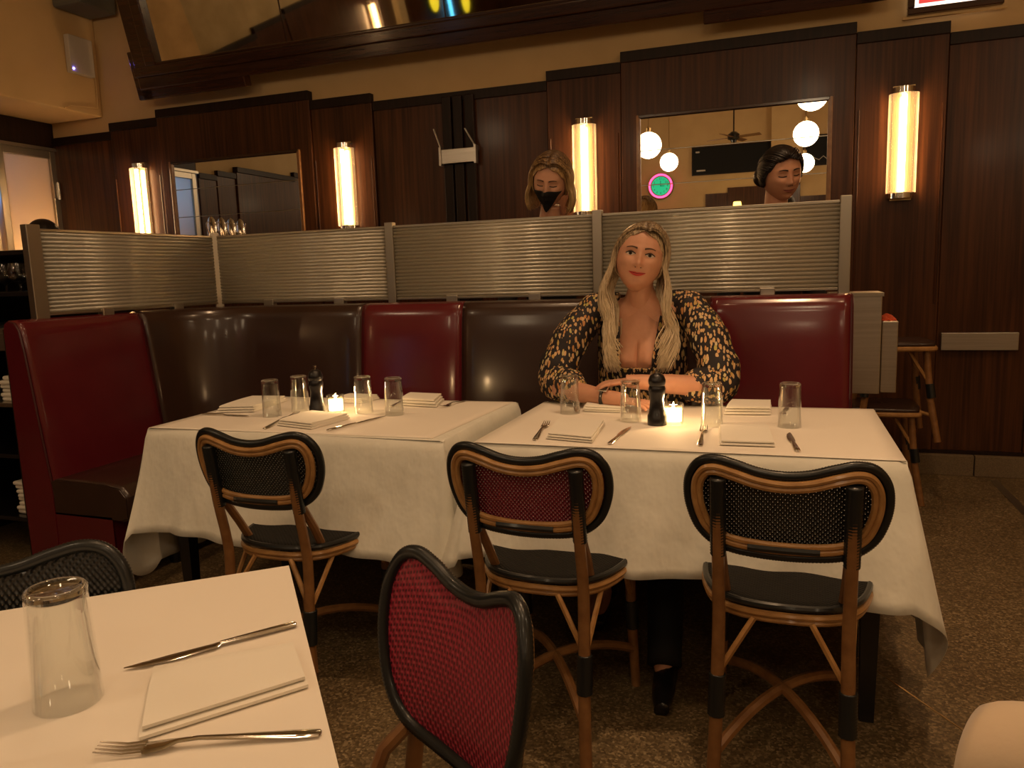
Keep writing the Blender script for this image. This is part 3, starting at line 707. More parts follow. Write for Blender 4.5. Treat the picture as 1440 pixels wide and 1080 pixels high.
gn = tumbler(.147, .034, .039, 'large upturned tumbler on the near table, closest whole glass', (-.817, .642, .7495))
dup(gn, (-.775, .475, .7495), label='tumbler cut by the left photo edge beside the near fork')

def candle(loc, label):
    t = thing('candle_holder', label, 'candle', loc, group='lit glass candle holders')
    MB().lathe([(0, 0), (.030, 0), (.032, .004), (.033, .068), (.0305, .068), (.0295, .010), (0, .009)], 32).build('glass_cup', 'glass', t, True, sharp=60)
    MB().lathe([(0, .011), (.027, .011), (.027, .048), (0, .047)], 24).build('wax', 'wax', t, True)
    MB().lathe([(0, .048), (.0035, .051), (.004, .055), (.0025, .060), (0, .065)], 12).build('flame', 'flame', t, True)
    return t
cd = candle((-1.585, 2.473, TB), 'lit candle glass on the left table beside its pepper mill')
dup(cd, (-.327, 2.468, TB), label='lit candle glass in front of the woman, right of her pepper mill')
for i, (x, y) in enumerate(((-1.585, 2.473), (-.327, 2.468))):
    l = bpy.data.lights.new('candle_light', 'POINT'); l.energy = CANDLE_W; l.color = (1, .6, .28); l.shadow_soft_size = .012
    o = bpy.data.objects.new('candle_light', l); C.objects.link(o); o.location = (x, y, TB+.075)

def pepper(loc, label):
    t = thing('pepper_mill', label, 'pepper mill', loc, group='black pepper mills')
    MB().lathe([(0, 0), (.031, 0), (.031, .03), (.0275, .036), (.024, .06), (.022, .085), (.0265, .105), (.0275, .118), (.0245, .126), (0, .126)], 32).build('body', 'black', t, True, sharp=50)
    MB().lathe([(0, .1265), (.024, .127), (.0275, .136), (.0275, .146), (.022, .160), (.010, .168), (0, .168)], 32).build('grinder_head', 'black', t, True, sharp=50)
    MB().lathe([(0, .168), (.004, .168), (.004, .173), (.008, .176), (.008, .182), (0, .184)], 16).build('knob', 'chrome', t, True)
    return t
pm = pepper((-1.641, 2.435, TB), 'black pepper mill beside the candle on the left table')
dup(pm, (-.376, 2.448, TB), label='black pepper mill in front of the woman, left of the candle')

def napkin(quad, label, th=.016, seed=0, z=TB):
    # quad: near-left, near-right, far-right, far-left in world
    c = [V((*p, 0)) for p in quad]; rd = random.Random(seed); m_ = MB()
    ctr = sum(c, V())/4
    n = 2 if th < .019 else 3
    for k in range(n):
        s_ = 1-.035*k; zz = z+.001+k*th/n; hh = th/n*.93; dx = V((rd.uniform(-.003, .003), rd.uniform(-.003, .003), 0))
        q = [ctr+(p-ctr)*s_+dx for p in c]
        def f(u, v, q=q, zz=zz, hh=hh, k=k):
            # closed soft slab: u around cross-section, v along left-right
            a = u*2*pi; yy = .5+.5*cos(a)*(1-.0*abs(sin(a))); pr = max(-1, min(1, sin(a)*1.6))
            yy = .5+.5*max(-1, min(1, cos(a)*1.12))
            p = q[0].lerp(q[1], v).lerp(q[3].lerp(q[2], v), yy)
            lift = .004*sin(v*pi*1.0+k)*sin(yy*pi)*(k/n)
            return (p.x, p.y, zz+hh/2+pr*hh/2+lift)
        m_.grid(f, 20, 10, cu=True)
        L = len(m_.v)
    # caps
        st_ = L-20*11
        m_.f.append(tuple(st_+i*11 for i in range(20))); m_.m.append(0); m_.f.append(tuple(st_+i*11+10 for i in range(20))); m_.m.append(0)
    o = m_.build('napkin', 'napkin', None, True, sharp=60)
    return tag(o, label, 'napkin', 'folded white napkins')
napkin([(-.665, 2.165), (-.515, 2.135), (-.535, 2.40), (-.70, 2.43)], 'folded napkin between fork and knife in front of the folded arms', .020, 1)
napkin([(-.665, 2.625), (-.515, 2.625), (-.545, 2.715), (-.68, 2.73)], 'folded napkin lying just before the watch', .022, 2)
napkin([(-.18, 2.645), (-.03, 2.66), (-.03, 2.82), (-.168, 2.81)], 'folded napkin near the banquette, right of the spotted sleeve', .030, 3)
napkin([(-.158, 2.18), (-.012, 2.185), (-.035, 2.44), (-.18, 2.42)], 'folded napkin between fork and knife at the right end of the table', .016, 4)
napkin([(-1.655, 2.20), (-1.49, 2.16), (-1.46, 2.36), (-1.64, 2.40)], 'folded napkin front centre of the left table, before its candle', .022, 5)
napkin([(-1.40, 2.64), (-1.24, 2.62), (-1.28, 2.78), (-1.43, 2.79)], 'folded napkin at the back right of the left table', .032, 6)
napkin([(-2.06, 2.38), (-1.92, 2.42), (-1.95, 2.68), (-2.10, 2.66)], 'folded napkin at the far left end of the left table', .026, 7)
napkin([(-1.70, 2.67), (-1.58, 2.66), (-1.57, 2.78), (-1.71, 2.79)], 'folded napkin behind the candle on the left table', .022, 8)
napkin([(-0.663, 0.599), (-0.545, 0.748), (-0.617, 0.824), (-0.758, 0.715)], 'large folded napkin on the near table between knife and fork', .017, 9, z=.749)

def loft(st_, n=10):   # stations: x, y centre, half width, z centre, half thickness
    m_ = MB(); L = len(st_)
    for x, y, wy, z, wz in st_:
        for k in range(n): a = 2*pi*k/n; m_.v.append((x, y+wy*cos(a), z+wz*sin(a)))
    for i in range(L-1):
        for k in range(n): m_.f.append((i*n+k, i*n+(k+1) % n, (i+1)*n+(k+1) % n, (i+1)*n+k)); m_.m.append(0)
    m_.f += [tuple(range(n)), tuple((L-1)*n+k for k in range(n))]; m_.m += [0, 0]; return m_
def fork(a, b, label, z=TB, s=1.0):
    a, b = V((*a, 0)), V((*b, 0)); d = (a-b).normalized(); L = (a-b).length   # a: tines, b: handle end
    t = thing('fork', label, 'fork', (b.x, b.y, z), atan2(d.y, d.x), group='steel forks')
    loft([(0, 0, .002, .003, .001), (L*.01, 0, .0075, .003, .0017), (L*.12, 0, .0085, .004, .0018), (L*.35, 0, .0055, .007, .002), (L*.55, 0, .0034, .010, .0022), (L*.64, 0, .004, .009, .002),
          (L*.70, 0, .010, .006, .0014), (L*.77, 0, .0118, .004, .0012), (L*.80, 0, .0118, .0042, .001)]).build('handle', 'chrome', t, True)
    m_ = MB()
    for k in range(4):
        y = (k-1.5)*.0066; m_.tube([(L*.79, y, .0042), (L*.88, y, .004), (L, y*.95, .010)], [.0021, .0019, .0009], 6)
    m_.build('tines', 'chrome', t, True); return t
def knife(a, b, label, z=TB):
    a, b = V((*a, 0)), V((*b, 0)); d = (a-b).normalized(); L = (a-b).length   # a: blade tip
    t = thing('knife', label, 'knife', (b.x, b.y, z), atan2(d.y, d.x), group='steel table knives')
    loft([(0, 0, .003, .004, .002), (L*.01, 0, .0075, .004, .0035), (L*.15, 0, .0075, .0045, .0035), (L*.42, 0, .0052, .005, .003), (L*.47, 0, .0045, .005, .003)]).build('handle', 'chrome', t, True)
    loft([(L*.46, 0, .004, .005, .002), (L*.50, .001, .0085, .004, .0012), (L*.75, .001, .0095, .004, .001), (L*.9, -.001, .007, .004, .0009), (L, -.005, .001, .004, .0006)]).build('blade', 'chrome', t, True); return t
fork((-.732, 2.40), (-.694, 2.142), 'fork left of the napkin before the folded arms')
knife((-.453, 2.377), (-.464, 2.129), 'knife right of the napkin before the folded arms')
fork((-.225, 2.42), (-.213, 2.159), 'fork left of the napkin at the right end of the table')
knife((.021, 2.376), (.045, 2.14), 'knife at the table right end, pointing at the last tumbler')
knife((-1.35, 2.42), (-1.417, 2.148), 'knife right of the front napkin on the left table')
fork((-1.72, 2.42), (-1.66, 2.14), 'fork left of the front napkin on the left table')
knife((-1.87, 2.335), (-2.10, 2.345), 'knife at the left end of the left table')
knife((-1.45, 2.79), (-1.42, 2.60), 'knife left of the back right napkin on the left table')
fork((-1.215, 2.62), (-1.19, 2.79), 'fork right of the back right napkin on the left table')
knife((-.68, 2.60), (-.745, 2.80), 'knife partly behind the tumbler by the left spotted sleeve')
fork((.0, 2.64), (.02, 2.80), 'fork beside the napkin near the red banquette end')
knife((-.805, .715), (-.663, .892), 'large knife above the napkin on the near table', .7495)
fork((-.69, .567), (-.475, .669), 'large fork nearest the camera on the near table', .7495)

# ------------------------------------------------------------------ chairs
REC = math.tan(R(9)); BOW = .03
def bloc(u, z, off=0): return V((u, -.20-REC*(z-.46)+BOW*(u/.2)**2+off, z))
def back_outline(k):
    h = [(0, .796), (.05, .801), (.10, .815), (.145, .824), (.18, .815), (.203, .785), (.210, .745), (.204, .70), (.185, .655), (.152, .625), (.11, .611), (.05, .606), (0, .605)]
    pts = h+[(-a, b) for a, b in h[-2:0:-1]]
    pts = [(a, .824-(.824-b)*k) for a, b in pts]
    return [(q.x, q.y) for q in crom([(a, b, 0) for a, b in pts], 8)]
def shrink(o, d):
    L = len(o); out = []
    for i in range(L):
        a, b = V(o[i-1]), V(o[(i+1) % L]); t_ = (b-a).normalized(); n = V((t_.y, -t_.x)); p = V(o[i])+n*d; out.append((p.x, p.y))
    return out
def make_chair(label, weave_m, seat_m='seat_weave', k=1.0, group='woven rattan bistro chairs'):
    t = thing('bistro_chair', label, 'chair', group=group); ol = back_outline(k)
    n_ = len(ol)
    rim = [bloc(a, b) for a, b in ol]
    rim2 = []
    for i in range(n_): 
        rim2.append(rim[i]); rim2.append(rim[i].lerp(rim[(i+1) % n_], .5))
    rr = [.0118 if i % 2 else .0106 for i in range(len(rim2))]
    MB().tube(rim2, rr, 8, True).build('back_rim', 'wrap', t, True, sharp=80)
    for d, yo, rad, m in ((.016, -.012, .0075, 'rattan'), (.029, -.011, .0075, 'rattan')):
        MB().tube([bloc(a, b, yo) for a, b in shrink(ol, d)], rad, 8, True).build('rattan_band', m, t, True)
    # woven panel: radial fill from centre, bulging
    cz = .824-(.824-.705)*k
    def f(u, v):
        i = int(round(u*n_)) % n_; a, b = shrinko[i]; x = a*v; z = cz+(b-cz)*v
        return bloc(x, z, .008*(1-v*v))
    shrinko = shrink(ol, .006)
    MB().grid(f, n_, 8, cu=True).build('woven_back', weave_m, t, True)
    zl = .824-(.824-.612)*k
    MB().tube([bloc(x, zl+.014, -.013) for x in (-.075, -.04, 0, .04, .075)], .010, 8).build('bottom_binding', 'wrap', t, True)
    for s_ in (-1, 1):
        x = s_*.14
        lg = [V((x*1.08, -.255, 0)), V((x*1.03, -.235, .15)), V((x, -.210, .40)), V((x, -.215, .50)), V((x, -.238, .62)), bloc(x, .780, -.019)]
        lg = crom(lg, 4, False)
        o = MB().tube(lg, lambda q: .0165-.003*q, 10).build('rear_leg', 'rattan_dark', t, True)
        def wrapped(p0, p1, r, par, nr=26):
            m_ = MB(); p0, p1 = V(p0), V(p1); pts = []; rs = []
            for i in range(nr*2+1): pts.append(p0.lerp(p1, i/(nr*2))); rs.append(r if i % 2 else r-.0014)
            m_.tube(pts, rs, 10); return m_.build('binding', 'wrap', par, True, sharp=80)
        wrapped(bloc(x, zl-.015, -.022), bloc(x, .784, -.019), .0185, o)
        wrapped((x*1.02, -.228, .20), (x*1.01, -.216, .30), .021, o, 14)
        MB().tube([(x*.98, -.215, zl-.0), (x*.97, -.16, .53), (x*.94, -.12, .46)], .0125, 8).build('back_brace', 'rattan_dark', t, True)
        xf = s_*.165
        o = MB().tube([(xf*1.06, .20, 0), (xf*1.02, .185, .2), (xf, .165, .45)], [.014, .0155, .0155], 10).build('front_leg', 'rattan_dark', t, True)
        wrapped((xf*1.025, .187, .19), (xf*1.015, .178, .28), .0195, o, 12)
        # thin V braces under the seat
        MB().tube([(x*.45, -.185, .435), (x*.95, -.212, .315)], .0075, 6).build('brace', 'rattan', t, True)
        MB().tube([(x*1.12, -.10, .435), (x*1.04, -.205, .315)], .0075, 6).build('brace', 'rattan', t, True)
        MB().tube([(xf*1.0, .08, .435), (xf*1.02, .172, .30)], .0075, 6).build('brace', 'rattan', t, True)
        # crossing stretcher, arched up in the middle
        MB().tube(arc((x*1.03, -.225, .105), (0, -.03, .26+.0), (-xf*1.02, .185, .125), 12), .0135, 8).build('stretcher', 'rattan_dark', t, True)
    # seat
    so = crom([(0, -.182, 0), (.085, -.172, 0), (.145, -.135, 0), (.182, -.06, 0), (.198, .05, 0), (.185, .15, 0), (.12, .20, 0), (0, .212, 0), (-.12, .20, 0), (-.185, .15, 0), (-.198, .05, 0), (-.182, -.06, 0), (-.145, -.135, 0), (-.085, -.172, 0)], 6)
    L = len(so)
    def f(u, v):
        p = so[int(round(u*L)) % L]; return V((p.x*v, p.y*v, .468-.006*(1-v*v)))
    MB().grid(f, L, 5, cu=True).build('seat', seat_m, t, True, solid=.012)
    MB().tube([p+V((0, 0, .467)) for p in so], .0085, 8, True).build('seat_rim', 'wrap', t, True)
    MB().tube([p*1.01+V((0, 0, .447)) for p in so], .0085, 8, True).build('seat_band', 'rattan', t, True)
    MB().tube([p*.99+V((0, 0, .433)) for p in so], .0075, 8, True).build('seat_band', 'rattan', t, True)
    return t
ch = make_chair('black-backed rattan chair at the right end, largest of the three from behind', 'weave_black')
ch.location = (.016, 1.963, 0); ch.rotation_euler = (0, 0, R(-1.5))
dup(ch, (-1.418, 2.01, 0), R(-1), 'black-backed rattan chair at the left table')
c2 = make_chair('rattan chair with oxblood woven back, middle of the three facing the tables', 'weave_red')
c2.location = (-.585, 1.975, 0); c2.rotation_euler = (0, 0, R(-2.5))
c4 = make_chair('crimson woven chair with black rim, nearest the camera', 'weave_crimson', k=1.25)
c4.location = (-.558, .760, 0); c4.rotation_euler = (0, 0, R(147.5)); c4.scale = (.84, 1, 1)
dup(ch, (-1.045, .64, 0), R(221), 'dark chair back peeking over the near table at the left edge')
c6 = dup(ch, (.315, .56, -.0), R(150), 'chair under the cream coat in the lower right corner'); c6.scale = (.96, 1, .93)
# cream coat over a chair back
def f(u, v):
    a = -pi*.5+u*pi   # across the ridge
    x = (v-.5)*.53; e = 1-abs(2*v-1)**5; rr = .05
    if u < .3: q = u/.3; y = -.06-.01*sin(x*30); z = .25+q*.47
    elif u > .7: q = (1-u)/.3; y = .055+.01*sin(x*24+1); z = .25+q*.47
    else: b = (u-.3)/.4*pi; y = -.062*cos(b); z = .735+.06*sin(b)
    z = .25+(z-.25)*(.86+.14*e)+.016*sin(x*21+1)*(z > .5)+.006*sin(x*47+z*9)
    p = M.Rotation(R(150), 4, 'Z') @ V((x, -.255+y, 0)); return (p.x+.315, p.y+.56, z+.020)
tag(MB().grid(f, 40, 40).build('coat', 'coat', None, True, solid=.012), 'cream coat draped over a chair in the lower right corner', 'coat')

# stacked stools
def stool(label, loc, rz):
    t = thing('bistro_stool', label, 'stool', loc, rz, 'stacked rattan stools')
    so = crom([(.16, -.16, 0), (.16, .16, 0), (-.16, .16, 0), (-.16, -.16, 0)], 1)
    so = crom([(.17, -.12, 0), (.17, .12, 0), (.12, .17, 0), (-.12, .17, 0), (-.17, .12, 0), (-.17, -.12, 0), (-.12, -.17, 0), (.12, -.17, 0)], 5)
    L = len(so)
    MB().grid(lambda u, v: V((so[int(round(u*L)) % L].x*v, so[int(round(u*L)) % L].y*v, .488+.004*(1-v*v))), L, 4, cu=True).build('seat', 'brown_vinyl', t, True, solid=.02)
    MB().tube([p+V((0, 0, .468)) for p in so], .013, 8, True).build('seat_band', 'rattan', t, True)
    for sx in (-1, 1):
        for sy in (-1, 1):
            o = MB().tube([(sx*.185, sy*.185, 0), (sx*.15, sy*.15, .22), (sx*.13, sy*.13, .46)], .0175, 10).build('leg', 'rattan_dark', t, True)
            MB().tube([(sx*.156, sy*.156, .22), (sx*.147, sy*.147, .29)], .0215, 10).build('binding', 'wrap', o, True)
        MB().tube(arc((sx*.165, -.165, .13), (0, 0, .17), (-sx*.165, .165, .13), 8), .009, 8).build('stretcher', 'rattan', t, True)
        MB().tube([(sx*.05, -.12, .455), (sx*.14, -.145, .30)], .008, 6).build('brace', 'rattan', t, True)
    return t
stool('rattan stool on top of the stack behind the steel bins', (.545, 4.42, .34), R(4))
stool('rattan stool at the bottom of the stack behind the steel bins', (.50, 4.45, 0), R(0))

# service station at the far left edge
t = thing('service_station', 'dark shelf unit at the left photo edge holding linen and glasses', 'shelf', (-3.52, 2.75, 0))
MB().box(-.42, -.40, -.25, .3, 0, 1.42).build('side_panel', 'black', t); MB().box(.40, .42, -.25, .3, 0, 1.42).build('side_panel', 'black', t)
MB().box(-.4, .4, .28, .3, 0, 1.42).build('back_panel', 'black', t)
for z in (.20, .50, .74, 1.08, 1.24, 1.42):
    MB().box(-.43, .43, -.26, .3, z-.02, z).build('shelf', 'steel' if z in (1.08, .74) else 'black', t, bevel=.003)
MB().box(-.43, .43, -.275, -.26, .98, 1.06).build('apron', 'steel', t, bevel=.003)
def goblet(label, loc):
    q = thing('wine_glass', label, 'glass', loc, group='wine glasses in the service station')
    MB().lathe([(0, 0), (.034, .001), (.034, .003), (.004, .006), (.004, .03), (.02, .04), (.042, .06), (.045, .085), (.036, .125), (.0345, .125), (.043, .085), (.040, .062), (.018, .043), (0, .038)], 28).build('bowl', 'glass', q, True, sharp=60)
    return q
g0 = goblet('wine glass on the top inner shelf of the service station', (-3.24, 2.56, 1.241))
for x, y in ((-3.34, 2.57), (-3.22, 2.68), (-3.33, 2.70)): dup(g0, (x, y, 1.241))
def linen(loc, n, label):
    for k in range(n):
        tag(MB().box(-.13, .13, -.09, .09, 0, .019, T=M.Translation((loc[0]+random.uniform(-.01, .01), loc[1]+random.uniform(-.01, .01), loc[2]+k*.0195)) @ M.Rotation(random.uniform(-.08, .08), 4, 'Z')).build('folded_linen', 'napkin', None, bevel=.008), label, 'linen', label)
linen((-3.27, 2.62, .201), 8, 'folded white linen in the low stack of the service station')
linen((-3.27, 2.62, .741), 6, 'folded white linen in the upper stack of the service station')

# shiny pots seen in the left mirror
for k in range(4):
    t = thing('coffee_pot', 'curved chrome pot in a row reflected in the small left mirror', 'pot', (-5.25, 3.68-.14*k, .165), R(90), group='chrome pots on the counter')
    MB().lathe([(0, 1.52), (.045, 1.52), (.05, 1.56), (.042, 1.66), (.03, 1.70), (.012, 1.72), (0, 1.725)], 20).build('body', 'chrome', t, True)
    MB().tube(arc((.045, 0, 1.67), (.10, 0, 1.66), (.05, 0, 1.56), 8), .006, 8).build('handle', 'chrome', t, True)
    MB().tube([(-.045, 0, 1.58), (-.07, 0, 1.63), (-.085, 0, 1.68)], .007, 8).build('spout', 'chrome', t, True)
t = thing('counter', 'dark counter with the chrome pots, mirrored beside the doors', 'counter', (-5.25, 3.47, .165))
MB().box(-.13, .13, -.30, .3, -.165, 1.49).build('cabinet', 'wood_dark', t, bevel=.005); MB().box(-.15, .15, -.33, .33, 1.49, 1.518).build('top', 'black', t, bevel=.004)

# ------------------------------------------------------------------ people
def skinned(name, verts, edges, radii, m, parent, root=0, subs=2):
    me = bpy.data.meshes.new(name); me.from_pydata([tuple(v) for v in verts], edges, []); me.materials.append(MT[m])
    o = bpy.data.objects.new(name, me); C.objects.link(o); o.parent = parent
    md = o.modifiers.new('skin', 'SKIN'); md.use_smooth_shade = True
    for i, r in enumerate(radii):
        sv = me.skin_vertices[0].data[i]; sv.radius = (r, r) if not isinstance(r, tuple) else r
        sv.use_root = (i == root)
    q = o.modifiers.new('u', 'SUBSURF'); q.levels = subs; q.render_levels = subs
    return o
def base_w(z):      # half width of the face at height z
    return .079 if z > 0 else .079-.023*(z/.115)**2
def g(x, z, cx, cz, sx, sz): return math.exp(-((x-cx)/sx)**2-((z-cz)/sz)**2)
def face_y(x, z):   # front surface, negative towards the viewer
    hz = .118 if z > 0 else .116
    e = 1-(abs(x)/base_w(z))**2.25-(abs(z)/hz)**(2.6 if z > 0 else 2.35)
    y = -.093*max(0, e)**.42
    b = .0
    b += .021*g(x, z, 0, -.026, .0085, .011)+.014*g(x, z, 0, -.008, .0075, .017)+.006*g(x, z, 0, .012, .008, .02)
    b += .006*(g(x, z, .011, -.030, .006, .006)+g(x, z, -.011, -.030, .006, .006))
    b -= .010*(g(x, z, .032, .008, .017, .012)+g(x, z, -.032, .008, .017, .012))
    b += .004*(g(x, z, .032, .007, .012, .0065)+g(x, z, -.032, .007, .012, .0065))
    b += .004*(g(x, z, .03, .03, .022, .008)+g(x, z, -.03, .03, .022, .008))
    b += .006*(g(x, z, .040, -.022, .018, .018)+g(x, z, -.040, -.022, .018, .018))
    b += .007*g(x, z, 0, -.058, .024, .011)-.003*g(x, z, 0, -.058, .03, .0025)
    b += .010*g(x, z, 0, -.094, .020, .016)-.004*g(x, z, 0, -.076, .022, .006)
    return y-b
def make_head(par, Mh, skin, lips, brow='brow', closed=False, smile=1):
    """Mh: matrix head-local (face -Y, up Z) -> parent"""
    m_ = MB(); nu, nv = 72, 64
    def f(u, v):
        th = 2*pi*u; ph = pi*v; d = V((sin(ph)*sin(th), -sin(ph)*cos(th), cos(ph)))
        z = d.z*(.118 if d.z > 0 else .116)
        x = d.x; y = d.y
        sgn = lambda q: 1 if q > 0 else -1
        sx = sqrt(max(0, 1-abs(d.z)**(2.6 if d.z > 0 else 2.35))) if abs(d.z) < 1 else 0
        rho = sqrt(max(1e-9, x*x+y*y)); cx, cy = x/rho, y/rho
        X = base_w(z)*cx*sx
        if cy < 0:
            Y = -.093*abs(cy)*sx**.9
            wgt = min(1, abs(cy)*2.2)
            Yf = face_y(X, z); Y = Y*(1-wgt)+Yf*wgt if sx > .05 else Y
        else:
            Y = .100*cy*sx
            if z < -.02: Y *= max(.15, 1+(z+.02)/.10*.75)
        return Mh @ V((X, Y, z))
    m_.grid(f, nu, nv, cu=True)
    h = m_.build('head', skin, par, True, sharp=180)
    def patch(name, mt, fn, nx=14, nz=6, off=.0012, **kw):
        def q(u, v):
            x, z = fn(u, v); return Mh @ V((x, face_y(x, z)-off, z))
        return MB().grid(q, nx, nz).build(name, mt, h, True, **kw)
    for s_ in (-1, 1):
        cx = s_*.032
        if not closed:
            patch('eye', 'eye_white', lambda u, v: (cx+(u-.5)*.029, .008+(v-.5)*.0118*sin(pi*min(.97, max(.03, u)))), off=.0012)
            patch('iris', 'eye_dark', lambda u, v: (cx-.0005+.0056*v*cos(2*pi*u), .0088+.0056*v*sin(2*pi*u)), 16, 3, off=.0022)
        patch('eyelid', 'lid' if not closed else skin, lambda u, v: (cx+(u-.5)*.034, .0075+(v*.0125)*sin(pi*min(.95, max(.05, u)))), off=.0009)
        patch('upper_lid', 'lash', lambda u, v: (cx+(u-.5)*.033, (.0082+.0062*sin(pi*u) if not closed else .004-.003*sin(pi*u))+(v-.3)*.0040), 14, 2, off=.0026)
        patch('eyebrow', brow, lambda u, v: (s_*(.012+.036*u), .0275+.006*sin(pi*u*.8)-.003*u+(v-.5)*(.0068*(1-u*.6))), off=.0014)
        # ear
        em_ = MB(); 
        def fe(u, v):
            a = 2*pi*u; return Mh @ V((s_*(.070+.012*sin(pi*v)*1.0), .012+.016*v*cos(a)-.0, -.006+.030*v*sin(a)-.004*v*cos(a)))
        MB().grid(fe, 16, 5, cu=True).build('ear', skin, h, True, solid=.005)
        MB().lathe([(0, .0), (.0028, .0)], 8, T=Mh @ M.Translation((s_*.0085, face_y(s_*.0085, -.036)-.0008, -.036)) @ M.Rotation(pi/2, 4, 'X')).build('nostril', 'lash', h)  # dark disc painted for the shade inside the nostril
    up = .0055*smile
    def lipf(u, v):
        x = (u-.5)*.055; e = sin(pi*min(.98, max(.02, u)))**.7; z = -.0585+up*(2*abs(u-.5))**2.0
        top = .0056*e*(1-.25*math.exp(-(x/.004)**2)); bot = -.0080*e
        return x, z+bot+(top-bot)*v
    patch('lips', lips, lipf, 18, 8, off=.0016)
    patch('mouth_line', 'lash', lambda u, v: ((u-.5)*.053, -.0580+up*(2*abs(u-.5))**2+(v-.5)*.0011), 14, 1, off=.0024)
    return h
def hand(par, wrist, Dir, palm_n, thumb_side, skin, curl=.5, s=1.0, spread=.16, name='hand'):
    """wrist position, Dir: finger direction, palm_n: palm normal (out of palm), thumb_side: +1/-1 along side vector"""
    Dv = Dir.normalized(); Nn = (palm_n-Dv*palm_n.dot(Dv)).normalized(); Sd = Dv.cross(Nn)*thumb_side
    def P(a, b, c): return wrist+(Dv*a+Sd*b+Nn*c)*s
    # palm
    def f(u, v):
        a = 2*pi*u; L = .086*v; wd = (.024+.017*min(1, v*1.6)); th = .013-.003*v
        cap = 1 if .0 < v < 1 else .75
        return P(L-.004, wd*cos(a)*cap, th*sin(a)*cap-.0)
    m_ = MB().grid(f, 18, 10, cu=True); b0 = len(m_.v)-18*11
    m_.f.append(tuple(b0+i*11 for i in range(18))); m_.m.append(0); m_.f.append(tuple(b0+i*11+10 for i in range(18))); m_.m.append(0)
    h = m_.build('palm', skin, par, True, sharp=120, subs=1)
    for k, (off, L) in enumerate(((.028, .068), (.010, .076), (-.009, .071), (-.027, .056))):
        a0 = (off/.03)*spread; base = P(.072, off, 0); pts = [base]; d = Dv*cos(a0)+Sd*sin(a0); c = .12
        for seg, fr_ in enumerate((.46, .30, .24)):
            d2 = d*cos(c)+Nn*sin(c); pts.append(pts[-1]+d2*L*fr_*s); c += curl*(1.0 if seg == 0 else .8)
        pts = crom(pts, 4, False)
        MB().tube(pts, lambda q: (.0086-.0026*q)*s*(1 if q < .97 else .6), 10).build('finger', skin, h, True, sharp=180)
        nl = pts[-2]-Nn*.0062*s
        MB().grid(lambda u, v: nl+(d*(u-.5)*.010+Sd*(v-.5)*.008)*s, 3, 3).build('fingernail', 'skin2', h, True)
    tb = crom([P(.018, .022, .004), P(.042, .042, .010), P(.064, .050, .014), P(.082, .050, .018)], 4, False)
    MB().tube(tb, lambda q: (.0125-.005*q)*s, 10).build('thumb', skin, h, True, sharp=180)
    return h
def limb(name, pts, radii, m, par, n=16, flat=1.0, wav=0, seed=0):
    P_ = crom(pts, 8, False); L = len(P_); K = len(radii)-1
    def r(q):
        x = q*K; i = min(int(x), K-1); t_ = x-i; t_ = t_*t_*(3-2*t_); v = radii[i]*(1-t_)+radii[i+1]*t_
        return v*(1+wav*sin(q*40+seed)+wav*.7*sin(q*23+seed*2))
    return MB().tube(P_, r, n, flat=flat).build(name, m, par, True, sharp=180)
def hair_strands(par, Mh, mt, n, start, rnd, name='hair', r0=.0042, shell=True):
    m_ = MB()
    for k in range(n):
        pts = start(k, n, rnd)
        m_.tube([Mh @ V(p) for p in pts], lambda q: r0*(1-.55*q)*(.75+.5*((k*7919) % 100)/100), 4, flat=.5)
    return m_

# --- seated smiling woman
wm = thing('person', 'woman with long blonde hair and red lips seated in a black spotted dress', 'person', (-.52, 3.0, 0))
I = V((-.52, 3.0, 0))
def w2(p): return V(p)-I
hx, hz_ = -.513, 1.286; HS = M.Diagonal((1.12, 1.06, 1.06, 1))
Rh = M.Rotation(R(10), 4, 'Z') @ M.Rotation(R(-4), 4, 'X') @ M.Rotation(R(10.5), 4, 'Y')
Mh = M.Translation((hx-I.x, 2.94-I.y, hz_)) @ Rh @ HS
# body: pelvis, torso, neck; thighs; shins
bv = [(-.52, 3.05, .55), (-.52, 3.07, .70), (-.52, 3.06, .88), (-.52, 3.045, 1.02), (-.523, 3.03, 1.10), (-.522, 3.00, 1.155), (-.518, 2.97, 1.22),
      (-.61, 3.02, .54), (-.60, 2.62, .53), (-.60, 2.58, .10), (-.60, 2.48, .05),
      (-.43, 3.02, .54), (-.39, 2.62, .53), (-.34, 2.30, .12), (-.315, 2.15, .05),
      (-.66, 3.04, 1.085), (-.72, 3.02, 1.05), (-.38, 3.04, 1.085), (-.325, 3.02, 1.05)]
be = [(0, 1), (1, 2), (2, 3), (3, 4), (4, 5), (5, 6), (0, 7), (7, 8), (8, 9), (9, 10), (0, 11), (11, 12), (12, 13), (13, 14), (4, 15), (15, 16), (4, 17), (17, 18)]
br = [(.15, .12), (.125, .095), (.135, .10), (.125, .085), (.07, .06), (.047, .047), (.047, .047), (.085, .085), (.062, .062), (.045, .045), (.03, .03), (.085, .085), (.062, .062), (.045, .045), (.03, .03), (.055, .05), (.045, .045), (.055, .05), (.045, .045)]
body = skinned('body', [w2(p) for p in bv], be, br, 'skin', wm)
# chest skin (open neckline), modelled
def chest(u, v):
    x = (u-.5)*.22; z = 1.135-.275*v
    y = 2.985-.045*v-.02*sin(pi*v)
    bust = .058*(g(x, z, .052, .90, .050, .075)+g(x, z, -.052, .90, .050, .075))
    clav = .004*math.exp(-((z-1.10-.25*abs(x)*.2)/.006)**2)*(abs(x) > .015)
    yy = y-bust-clav+(x/.11)**2*.055*(1-.4*v)-.0+.012*math.exp(-(x/.006)**2)*(v > .55)*sin(pi*min(1, (v-.55)/.4))
    return w2((-.523+x, yy, z))
MB().grid(chest, 40, 40).build('chest', 'skin', body, True)
